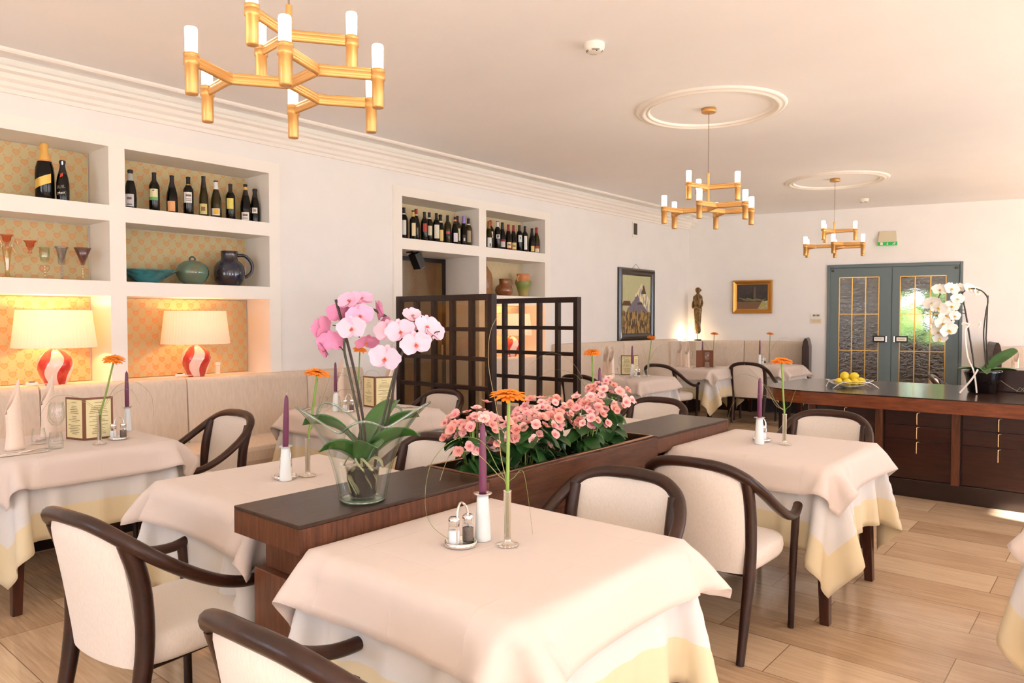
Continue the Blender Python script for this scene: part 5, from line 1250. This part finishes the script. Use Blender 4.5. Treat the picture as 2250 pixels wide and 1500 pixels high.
# direction helpers in the room: to the right in the picture is (.763, .646)
RX, RY = .763, .646
def rr_(a, z, dpt=0): return (RX * a - RY * dpt, RY * a + RX * dpt, z)
setpiece('T3', (4.115, 1.615), (4.205, 1.625), (4.10, 1.535), .35, flower=rr_(.004, .43), tilt=(.12, -.02, 1),
    arcs=[[rr_(-.03, .22), rr_(-.08, .30), rr_(-.16, .30), rr_(-.23, .22), rr_(-.24, .08), rr_(-.18, .01), rr_(-.09, .0)],
          [rr_(-.03, .20), rr_(-.10, .265), rr_(-.17, .25), rr_(-.20, .18)],
          [rr_(.02, .19), rr_(.045, .21), rr_(.06, .14), rr_(.075, .02)],
          [rr_(-.02, .26), rr_(-.03, .38), rr_(-.055, .52), rr_(-.05, .62), rr_(-.02, .68)]])
setpiece('T4', (4.10, 3.82), (4.205, 3.90), (4.07, 3.93), 1.2, flower=rr_(-.02, .43), tilt=(.05, -.12, 1), sag=0,
    arcs=[[rr_(-.04, .2), rr_(-.10, .30), rr_(-.2, .36), rr_(-.32, .34)], [rr_(-.02, .18), rr_(-.08, .24), rr_(-.2, .26), rr_(-.28, .2), rr_(-.31, .08)], [rr_(.03, .2), rr_(.06, .28), rr_(.13, .34)], [rr_(-.05, .2), rr_(-.13, .33), rr_(-.22, .42)]])
setpiece('T2', (2.94, 1.685), (2.935, 1.795), (2.90, 1.71), 1.9, flower=rr_(.045, .425), tilt=(.2, .1, 1), lean=(.05, 0), sag=.0,
    arcs=[[rr_(.02, .2), rr_(.06, .3), rr_(.1, .42)], [rr_(.03, .2), rr_(.1, .28), rr_(.2, .3), rr_(.28, .2)], [rr_(.03, .21), rr_(.08, .31), rr_(.16, .36), rr_(.24, .33)]])
setpiece('T1', (1.02, 1.83), (1.40, 1.535), (1.31, 1.665), .4, flower=rr_(.085, .44), tilt=(.30, -.1, 1),
    arcs=[[rr_(.03, .2), rr_(.1, .3), rr_(.2, .32), rr_(.28, .25), rr_(.29, .14)], [rr_(.03, .19), rr_(.09, .26), rr_(.17, .28), rr_(.22, .2)], [rr_(-.03, .19), rr_(-.12, .24), rr_(-.24, .24), rr_(-.32, .14)], [rr_(-.03, .18), rr_(-.1, .22), rr_(-.18, .2)]])
setpiece('T5', (1.22, 3.19), (1.28, 3.345), (1.30, 3.24), .2, flower=rr_(.015, .43), tilt=(.3, .0, 1),
    arcs=[[rr_(.03, .2), rr_(.07, .27), rr_(.14, .27), rr_(.18, .2)], [rr_(-.04, .2), rr_(-.12, .26), rr_(-.25, .28), rr_(-.33, .2)], [rr_(-.03, .18), rr_(-.1, .24), rr_(-.2, .22)]])
setpiece('T10', (2.995, 3.95), (2.975, 3.91), None, 0, flower=rr_(-.01, .44), tilt=(.1, -.25, 1),
    arcs=[[rr_(.03, .2), rr_(.1, .3), rr_(.19, .28), rr_(.24, .18)], [rr_(-.04, .22), rr_(-.14, .38), rr_(-.28, .44), rr_(-.42, .36)], [rr_(-.04, .2), rr_(-.12, .3), rr_(-.25, .33), rr_(-.36, .28)]])
setpiece('T6', (1.16, 7.42), (1.33, 7.50), (1.24, 7.40), .3, flower=rr_(.035, .44), tilt=(.15, -.1, 1),
    arcs=[[rr_(.03, .2), rr_(.1, .32), rr_(.2, .36), rr_(.3, .3)], [rr_(-.03, .2), rr_(-.07, .32), rr_(-.13, .42)], [rr_(.02, .2), rr_(.07, .28), rr_(.15, .33)]])
setpiece('T7', (1.0, 9.60), (1.2, 9.50), None, 0, flower=rr_(.02, .45), tilt=(.1, -.05, 1),
    arcs=[[rr_(-.04, .2), rr_(-.1, .3), rr_(-.2, .38), rr_(-.28, .4)], [rr_(.02, .2), rr_(.05, .3), rr_(.07, .38)]])
setpiece('T8', (1.45, 10.55), (1.55, 10.66), (1.5, 10.58), .3, flower=rr_(.01, .435), tilt=(.2, -.1, 1),
    arcs=[[rr_(.03, .2), rr_(.1, .32), rr_(.22, .38), rr_(.36, .34)], [rr_(.03, .2), rr_(.1, .3), rr_(.22, .33), rr_(.33, .26)]])
setpiece('T11', None, (4.72, 10.33), None, 0, flower=rr_(.0, .44), tilt=(.1, -.1, 1))
def dress(key, kind, P, items, grp):
    d = TABLES[key][2]
    for (x, y, rz, q) in items: P((x, y, ZT), rz, (q + ' ' + kind + ' ' + d).strip(), grp)
N_, G_ = 'peach linen napkin rolled into a pointed cone', 'stemmed wine glass'
dress('T1', N_, P_NAP, [(1.235, 1.19, -.9, 'nearer'), (.90, 1.45, -.9, 'farther')], 'rolled napkins')
dress('T5', N_, P_NAP, [(.93, 3.44, -.9, 'farther'), (1.21, 3.70, -1.2, 'right')], 'rolled napkins')
dress('T6', N_, P_NAP, [(1.00, 7.10, -.9, 'left'), (1.10, 7.06, -.9, 'right')], 'rolled napkins')
dress('T7', N_, P_NAP, [(.72, 9.45, -.9, 'left'), (.96, 9.20, -.9, 'right')], 'rolled napkins')
dress('T11', N_, P_NAP, [(4.62, 9.95, -.9, '')], 'rolled napkins')
dress('T1', G_, P_WINE, [(1.225, 1.385, 0, 'front'), (1.13, 1.42, 0, 'back')], 'wine glasses')
dress('T5', G_, P_WINE, [(1.0, 3.55, 0, 'front'), (.93, 3.63, 0, 'back')], 'wine glasses')
dress('T6', G_, P_WINE, [(1.0, 7.45, 0, 'only')], 'wine glasses')
dress('T7', G_, P_WINE, [(1.21, 9.30, 0, 'right'), (.80, 9.62, 0, 'left')], 'wine glasses')
dress('T1', 'clear water tumbler', P_TUM, [(1.375, 1.335, 0, 'right'), (1.15, 1.325, 0, 'left')], 'water tumblers')
dress('T5', 'clear water tumbler', P_TUM, [(.96, 3.27, 0, 'left'), (1.02, 3.34, 0, 'right')], 'water tumblers')
dress('T6', 'clear water tumbler', P_TUM, [(.93, 7.42, 0, 'left'), (1.38, 7.33, 0, 'right')], 'water tumblers')
dress('T7', 'clear water tumbler', P_TUM, [(1.25, 9.22, 0, 'only')], 'water tumblers')
for (key, x, y, rz, q) in (('T1', 1.225, 1.52, .9, 'open brown menu folder showing two printed pages'), ('T5', 1.28, 3.50, .55, 'open brown menu folder with a curling cream page'), ('T6', 1.10, 7.55, 1.1, 'brown menu folder with a yellowish page'), ('T7', 1.09, 9.42, 3.9, 'closed looking reddish brown menu cover')):
    m_ = P_MENU((x, y, ZT), rz, q + ' ' + TABLES[key][2], 'brown menu folders')
for (key, L_) in (('T1', [('k', 1.41, 1.175, 1.62), ('k', 1.445, 1.18, 1.6), ('f', 1.36, 1.25, 1.9), ('f', 1.03, 1.40, 2.2), ('k', .98, 1.62, .5)]), ('T5', [('f', .92, 3.14, 2.2), ('k', 1.0, 3.10, 2.2), ('f', 1.42, 3.62, .6), ('k', 1.47, 3.66, .6)]), ('T6', [('f', 1.26, 7.16, 1.8), ('k', 1.32, 7.15, 1.8), ('k', .9, 7.2, 1.8)]), ('T7', [('f', .88, 9.27, 1.8), ('k', 1.1, 9.15, 1.8)])):
    cnt = {'f': 0, 'k': 0}
    for (k_, x, y, rz) in L_:
        cnt[k_] += 1; nm = {'f': ['steel fork', 'second steel fork'], 'k': ['steel knife', 'second steel knife', 'third steel knife']}[k_][cnt[k_] - 1]
        (P_FORK if k_ == 'f' else P_KNIFE)((x, y, ZT), rz, 'polished ' + nm + ' laid ' + TABLES[key][2], 'laid cutlery')

# ================================================================== ORCHIDS
def orchid_flower_mesh(name, mat, s=1.0, open_=.12):
    m = MB()      # faces +z, up is +y
    for (ang, w, l, cup) in ((PI / 2, .036, .043, .15), (PI * 7 / 6 + .12, .034, .042, .15), (-PI / 6 - .12, .034, .042, .15)):      # sepals
        M = Matrix.Translation((0, 0, -.002)) @ Matrix.Rotation(ang, 4, 'Z') @ Matrix.Rotation(-open_ * .6, 4, 'Y'); round_petal(m, M, w * s, l * s, cup, 5, 6)
    for (ang, w, l) in ((.22, .066, .052), (PI - .22, .066, .052)):                        # broad petals
        M = Matrix.Translation((0, 0, .002)) @ Matrix.Rotation(ang, 4, 'Z') @ Matrix.Rotation(-open_, 4, 'Y'); round_petal(m, M, w * s, l * s, .12, 6, 7, .001)
    return m.mesh(name, mat)
def lip_mesh(mat, s=1.0):
    m = MB()
    for (ang, w, l, t_) in ((-PI / 2, .018, .022, .9), (PI * .2 - .5, .012, .013, 1.0), (PI * .8 + .5, .012, .013, 1.0)):
        M = Matrix.Translation((0, -.002, .003)) @ Matrix.Rotation(ang, 4, 'Z') @ Matrix.Rotation(-t_, 4, 'Y'); round_petal(m, M, w * s, l * s, .4, 4, 4)
    m.sphere((0, .002 * s, .006 * s), .004 * s, 8, 6); return m.mesh('lip', mat)
ME_LIP, ME_LIPW = lip_mesh(MAT['lip'], .8), lip_mesh(MAT['lipw'])
F_DEEP, F_MID, F_LIGHT = orchid_flower_mesh('bloom', MAT['opinkd']), orchid_flower_mesh('bloom', MAT['opink']), orchid_flower_mesh('bloom', MAT['opinkl'])
F_WHITE = orchid_flower_mesh('bloom', MAT['owhite'])
CAMDIR = Vector((.646, -.763, 0))
def flower_at(t, me, lip, p, face, roll=0, s=1.0):
    b = link('bloom', me, t); b.location = p
    f = Vector(face).normalized(); up = Vector((0, 0, 1)); x = up.cross(f).normalized(); y = f.cross(x)
    M = Matrix((x, y, f)).transposed() @ Matrix.Rotation(roll, 3, 'Z'); b.rotation_euler = M.to_euler(); b.scale = (s, s, s)
    link('lip', lip, b); return b
def face(rt, up, fw=1.0): return (RX * rt + CAMDIR.x * fw, RY * rt + CAMDIR.y * fw, up)
# glass handkerchief vase
OV = (3.665, 1.515, PZ)
va = thing('glass_vase', 'big wavy rimmed clear glass vase on the near end of the planter', 'vase', OV, math.atan2(RY, RX))
def vs(i, j, off=0):
    a = i * 2 * PI; ca, sa = math.cos(a), math.sin(a)
    ruf = math.cos(5 * a + .6); top = .262 + .045 * ca * ca + .024 * ruf
    z = .012 + j * (top - .012); t = j
    rx = .078 + .046 * t + .075 * t ** 2.6 ; ry = .072 + .03 * t + .05 * t ** 2.4
    k = 1 + (.16 * ruf * t ** 2.6)
    r = 1 / math.sqrt((ca / rx) ** 2 + (sa / ry) ** 2) * k - off
    return (r * ca, r * sa, z)
NA_, NZ_ = 120, 22; m = MB()
P = [[vs(i / NA_, j / NZ_) for i in range(NA_)] for j in range(NZ_ + 1)]; Q = [[vs(i / NA_, j / NZ_, .006) for i in range(NA_)] for j in range(NZ_, -1, -1)]
base = [[(q[0] * .92, q[1] * .92, 0) for q in P[0]], [(q[0] * .99, q[1] * .99, .004) for q in P[0]]]
m.loft(base + P + Q + [[(q[0] * .9, q[1] * .9, .012) for q in Q[-1]]], True, True); m.build('glass_body', MAT['vaseglass'], va)
MB().tube([vs(i / NA_, 1, .003) for i in range(NA_ + 1)], .0042, 8, caps=False).build('glass_rim', MAT['rimglass'], va)
MB().lathe([(0, .001), (.066, .001), (.072, .006), (.068, .011), (0, .0115)], 40).build('glass_foot', MAT['rimglass'], va)
orc = thing('pink_orchid', 'pink moth orchid in a clear pot inside the wavy glass vase', 'orchid', (OV[0], OV[1], PZ + .013))
MB().lathe([(0, 0), (.04, 0), (.043, .004), (.056, .1), (.058, .1), (.058, .106), (.054, .106), (.042, .006), (0, .004)], 30).build('pot', MAT['plasticpot'], orc)
MB().lathe([(0, .006), (.036, .006), (.04, .01), (.047, .06), (.048, .085), (.03, .096), (0, .1)], 20, wob=lambda a, z: 1 + .08 * math.sin(7 * a + z * 90)).build('bark', MAT['bark'], orc)
m = MB(); r = random.Random(9)
for i in range(16):
    a = r.uniform(0, 6.28); q = r.uniform(.046, .05); m.tube(smooth_path([(q * .6 * math.cos(a), q * .6 * math.sin(a), .1), (q * 1.02 * math.cos(a + .2), q * 1.02 * math.sin(a + .2), .075), (q * .95 * math.cos(a + .6), q * .95 * math.sin(a + .6), .045), (q * .84 * math.cos(a + .9), q * .84 * math.sin(a + .9), .018)], 3), .0028, 6)
for i in range(9):
    a = r.uniform(0, 6.28); m.tube(smooth_path([(.02 * math.cos(a), .02 * math.sin(a), .105), (.045 * math.cos(a), .045 * math.sin(a), .135), (.068 * math.cos(a + .2), .06 * math.sin(a + .2), .125), (.072 * math.cos(a + .5), .062 * math.sin(a + .5), .10)], 4), .0032, 6)
m.build('aerial_roots', MAT['root'], orc)
def oleaf(t, rt, dp, l, w, rise, droop, mat='leaf', z0=.11, roll=0):
    """leaf leaving the crown towards picture-right rt / depth dp"""
    d = Vector((RX * rt - RY * dp, RY * rt + RX * dp, 0)); ang = math.atan2(d.y, d.x); m = MB()
    M = Matrix.Translation((0, 0, z0)) @ Matrix.Rotation(ang, 4, 'Z') @ Matrix.Rotation(roll, 4, 'X')
    def fn(i, j):
        u = 2 * i - 1; s_ = j; ww = w * .5 * (.35 + .65 * math.sin(min(1, s_ * .95 + .05) * PI) ** .7) * (1 if s_ < .9 else math.sqrt(max(0, 1 - ((s_ - .9) / .1) ** 2)) + .02)
        th = rise - (rise + droop) * s_; x = 0; z = 0
        n = 12
        for k_ in range(n):
            q = s_ * (k_ + .5) / n; a = rise - (rise + droop) * q; x += math.cos(a) * l * s_ / n; z += math.sin(a) * l * s_ / n
        return M @ Vector((x, u * ww, z + abs(u) * ww * .45))
    m.grid(fn, 8, 18); m.build('leaf', MAT[mat], t, solid=.0018)
oleaf(orc, -1, .15, .30, .105, 1.25, .25, roll=.5); oleaf(orc, 1, .5, .29, .10, 1.2, .0, roll=-.5); oleaf(orc, .9, -.35, .235, .10, 1.1, .1, roll=-.4)
oleaf(orc, -.6, -.6, .17, .09, 1.1, .3, roll=.5); oleaf(orc, .35, -.6, .18, .09, 1.25, .3); oleaf(orc, .5, .9, .28, .095, 1.3, -.3)
def loc_(a, z, d=0): return (RX * a - RY * d, RY * a + RX * d, z)
ST1 = [loc_(-.0, .10), loc_(-.015, .22), loc_(-.045, .40), loc_(-.066, .50), loc_(-.07, .56), loc_(-.04, .615), loc_(.0, .63), (0, 0, 0)]
MB().tube(smooth_path([loc_(.0, .1), loc_(-.008, .24), loc_(-.04, .40), loc_(-.058, .49), loc_(-.05, .55), loc_(-.02, .61), loc_(.03, .625), loc_(.075, .60)], 6), .0042, 8).build('flower_stem', MAT['ostem'], orc)
MB().tube(smooth_path([loc_(.01, .1), loc_(.005, .24), loc_(-.03, .44), loc_(-.085, .655)], 5), .0045, 8).build('support_stake', MAT['stake'], orc)
MB().tube(smooth_path([loc_(.04, .1), loc_(.07, .26), loc_(.105, .40), loc_(.125, .46), loc_(.16, .53), loc_(.20, .555), loc_(.235, .52)], 6), .0042, 8).build('flower_stem', MAT['ostem'], orc)
MB().tube(smooth_path([loc_(.075, .2), loc_(.10, .34), loc_(.118, .44)], 4), .0042, 8).build('support_stake', MAT['stake'], orc)
m = MB()
for (a, z, b_, z2) in ((-.056, .48, -.09, .50), (-.05, .55, -.10, .57), (-.03, .59, .0, .55), (.03, .62, .08, .6), (-.05, .54, -.01, .53)): m.tube([loc_(a, z), loc_((a + b_) / 2, (z + z2) / 2 + .008, .01), loc_(b_, z2, .02)], .002, 6)
for (a, z, b_, z2) in ((.125, .46, .085, .47), (.14, .5, .10, .54), (.17, .54, .14, .56), (.2, .555, .2, .6), (.23, .53, .26, .55)): m.tube([loc_(a, z), loc_((a + b_) / 2, (z + z2) / 2 + .008, -.01), loc_(b_, z2, -.02)], .002, 6)
m.build('flower_stalks', MAT['ostem'], orc)
for (me, a, z, d, rt, up, fw, s_) in (
    (F_DEEP, -.128, .562, .01, -.9, .1, -.5, .95), (F_DEEP, -.10, .515, 0, -.5, -.2, -.8, .95), (F_DEEP, -.075, .605, .01, -.4, .3, -1, .9),
    (F_MID, -.035, .648, -.01, -.3, .5, .6, .95), (F_MID, .0, .60, -.03, .4, .3, 1, .95), (F_LIGHT, -.02, .56, -.05, -.1, .05, 1, 1.0),
    (F_MID, -.0, .655, 0, .3, .8, .6, .85), (F_DEEP, .05, .615, .01, .9, .2, -.4, .9), (F_DEEP, .065, .57, .02, .8, -.2, -.6, .85), (F_DEEP, .01, .515, .02, .3, -.5, .5, .85), (F_DEEP, -.12, .49, -.01, -.7, -.4, .4, .8)):
    flower_at(orc, me, ME_LIP, loc_(a, z, d), face(rt, up, fw), random.Random(int(a * 999)).uniform(-.3, .3), s_)
for (me, a, z, d, rt, up, fw, s_) in (
    (F_LIGHT, .085, .462, -.04, -.1, .05, 1, 1.1), (F_LIGHT, .09, .55, -.02, -.3, .15, 1, .95), (F_LIGHT, .135, .55, -.04, .0, .1, 1, 1.0), (F_LIGHT, .165, .60, .0, .5, .6, .5, .8),
    (F_LIGHT, .185, .51, -.05, .25, -.1, 1, 1.05), (F_LIGHT, .215, .565, -.01, .6, .3, .8, .95), (F_LIGHT, .235, .545, .02, .8, .2, .6, .9), (F_LIGHT, .19, .55, .02, .2, .4, .8, .85)):
    flower_at(orc, me, ME_LIP, loc_(a, z, d), face(rt, up, fw), random.Random(int(a * 777)).uniform(-.25, .25), s_)

# white orchid on the sideboard
WO = (4.685, 7.10, .811)
wo = thing('white_orchid', 'tall white moth orchid in a black glazed pot on the sideboard', 'orchid', WO)
MB().lathe([(0, 0), (.092, 0), (.104, .006), (.122, .12), (.136, .165), (.138, .18), (.13, .184), (.12, .165), (.1, .12), (0, .11)], 40).build('pot', MAT['blackpot'], wo)
MB().lathe([(.118, .15), (.06, .163), (0, .168)], 24, wob=lambda a, z: 1 + .04 * math.sin(9 * a)).build('bark', MAT['bark'], wo)
MB().tube(smooth_path([loc_(-.07, .16), loc_(-.085, .30), loc_(-.125, .52), loc_(-.16, .70), loc_(-.19, .79), loc_(-.235, .855), loc_(-.31, .86), loc_(-.37, .80), loc_(-.39, .72)], 6), .0055, 8).build('flower_stem', MAT['ostem'], wo)
MB().tube(smooth_path([loc_(.03, .16), loc_(.01, .36), loc_(.0, .50), loc_(.015, .66), loc_(.03, .76), loc_(.0, .82), loc_(-.07, .855), loc_(-.16, .84), loc_(-.23, .74), loc_(-.26, .62), loc_(-.3, .5)], 6), .0055, 8).build('flower_stem', MAT['ostem'], wo)
MB().tube([loc_(-.06, .15), loc_(-.115, .45), loc_(-.185, .83)], .005, 8).build('support_stake', MAT['stake'], wo)
MB().tube([loc_(.05, .15), loc_(.02, .45), loc_(.03, .80)], .005, 8).build('support_stake', MAT['stake'], wo)
m = MB()
for (a, z, b_, z2) in ((-.16, .68, -.26, .64), (-.17, .72, -.22, .8), (-.15, .65, -.28, .62), (.01, .8, -.05, .84), (-.38, .74, -.43, .60), (-.3, .56, -.25, .5)): m.tube(smooth_path([loc_(a, z), loc_((a + b_) / 2, (z + z2) / 2 + .02), loc_(b_, z2)], 4), .003, 6)
m.build('flower_stalks', MAT['ostem'], wo)
for (a, z, d, rt, up, fw, s_) in ((-.37, .845, 0, -.4, .3, 1, 1.25), (-.29, .85, -.02, .1, .2, 1, 1.35), (-.43, .735, .0, -.7, .0, .8, 1.4), (-.385, .70, -.01, -.3, -.3, .9, 1.35), (-.24, .77, -.02, .0, .1, 1, 1.2), (-.285, .71, -.02, -.2, .1, 1, 1.3), (-.32, .635, -.01, -.2, .0, 1, 1.25), (-.255, .63, -.01, .2, .1, 1, 1.15), (-.36, .57, -.03, -.2, -.05, 1, 1.35), (-.31, .585, .0, .2, .1, 1, 1.3), (-.385, .50, -.01, -.4, -.2, .9, 1.15), (-.32, .515, -.04, .0, -.1, 1, 1.5), (-.13, .855, .0, .2, .3, 1, 1.15), (-.06, .83, .01, .5, .1, .9, 1.0), (-.37, .45, -.01, -.2, -.5, .9, 1.2), (-.2, .86, .02, .1, .4, .9, 1.1)):
    flower_at(wo, F_WHITE, ME_LIPW, loc_(a, z, d), face(rt, up, fw), random.Random(int(a * 555)).uniform(-.3, .3), s_)
for (a, z, s_) in ((-.425, .585, 1), (-.415, .55, .8)): MB().sphere(loc_(a, z), .02 * s_, 10, 8, (.8, .8, 1.4)).build('bud', MAT['owhite'], wo)
oleaf(wo, 1, .2, .31, .105, .9, -.6, z0=.17, roll=.5); oleaf(wo, -1, 0, .21, .085, .35, .15, z0=.17); oleaf(wo, .8, -.5, .24, .08, .25, .1, z0=.17); oleaf(wo, -.3, -.7, .17, .08, .5, .6, z0=.17); oleaf(wo, .2, .8, .2, .08, .5, .4, z0=.17)
m = MB()
for P in ([loc_(-.13, .56, -.02), loc_(-.17, .5, -.03), (loc_(-.165, .3, -.06)), loc_(-.15, .18, -.12), loc_(-.13, .01, -.13)], [loc_(-.125, .2, -.13), loc_(-.18, .12, -.14), loc_(-.28, .012, -.15)], [loc_(-.1, .56, -.02), loc_(-.06, .58, -.03), loc_(-.05, .55, -.03), loc_(-.07, .53, -.03)], [loc_(-.125, .56, -.02), loc_(-.18, .575, -.02), loc_(-.19, .56, -.02)]):
    m.tube(smooth_path(P, 5), .009, 8, .12)
m.build('ribbon', MAT['ribbon'], wo)
tw = MB(); tw.tube(smooth_path([loc_(.13, .1, -.03), loc_(.17, .06, -.06), loc_(.23, .02, -.08), loc_(.26, .012, -.08)], 4), .002, 5)
for (a, b_) in ((.22, .05), (.25, .045), (.27, .04)): tw.tube([loc_(a, .012, -.09), loc_(a + .03, b_, -.085), loc_(a + .07, .015, -.09)], .0016, 5)
tw.build('dry_twigs', MAT['blade2'], wo)

# ================================================================== LEMONS IN A WIRE BASKET
LB = (3.715, 6.86, .811); wr = pm('silver_wire', (.8, .77, .72, 1), .22, 1)
t = thing('wire_fruit_basket', 'shallow silver wire fruit basket with flared corners, on the sideboard', 'basket', LB, math.atan2(RY, RX))
def rimz(x, y): return .012 + .045 * min(1, (abs(x) / .2) ** 2) + .02 * (abs(y) / .13) ** 2
m = MB(); n = 44
rim = [(.185 * math.copysign(abs(math.cos(a)) ** .55, math.cos(a)), .125 * math.copysign(abs(math.sin(a)) ** .55, math.sin(a))) for a in [2 * PI * i / n for i in range(n + 1)]]
m.tube([(x, y, rimz(x, y) + .012) for x, y in rim], .0028, 6, caps=False); m.build('rim', wr, t)
m = MB()
for i in range(n):
    x, y = rim[i]; m.tube(smooth_path([(x, y, rimz(x, y) + .012), (x * .72, y * .7, rimz(x, y) * .45 + .006), (x * .4, y * .4, .006), (x * .2, y * .2, .005)], 3), .0013, 5)
for q in (.35, .55, .78): m.tube([(x * q, y * q, .005 + rimz(x, y) * (q ** 2.2)) for x, y in rim], .0013, 5, caps=False)
m.build('wires', wr, t)
m = MB()
for s_ in (-1, 1): m.tube(smooth_path([(-.2, s_ * .07 - .05, .002), (-.12, s_ * .12, .05), (0, s_ * .125, .062), (.12, s_ * .12, .05), (.2, s_ * .07 - .05, .002)], 5), .0034, 6)
m.build('feet', wr, t)
def lemon_mesh():
    m = MB(); m.lathe([(0, -.042), (.007, -.0405), (.013, -.036), (.026, -.027), (.0345, -.008), (.0345, .01), (.027, .027), (.014, .036), (.007, .0415), (0, .043)], 20); return m.mesh('lemon', MAT['lemon'])
ME_LEM = lemon_mesh()
LP = [(-.095, .0, .048, 'leftmost of the pile'), (-.035, -.03, .046, 'front left of the pile'), (.028, -.035, .047, 'front centre of the pile'), (.095, -.01, .05, 'rightmost of the pile'), (-.045, .05, .05, 'back left of the pile'), (.04, .05, .05, 'back right of the pile'), (-.04, .01, .102, 'on top of the pile, left'), (.045, .012, .098, 'on top of the pile, right')]
r = random.Random(2)
for (a, d, z, q) in LP:
    o = link('lemon', ME_LEM); p = loc_(a, z, d); o.location = (LB[0] + p[0], LB[1] + p[1], LB[2] + p[2]); o.rotation_euler = (r.uniform(1.2, 1.9), r.uniform(-.4, .4), r.uniform(0, 6)); s_ = r.uniform(1.0, 1.12); o.scale = (s_, s_, s_ * .96)
    tag(o, 'yellow lemon in the wire basket, ' + q, 'lemon', 'lemons in the wire basket')

# parts of empties built before their copies keep their labels; give every table the category
for o in list(bpy.data.objects):
    if o.parent is None and o.type in {'MESH', 'EMPTY'} and 'kind' not in o and 'label' in o and 'category' not in o: o['category'] = 'object'
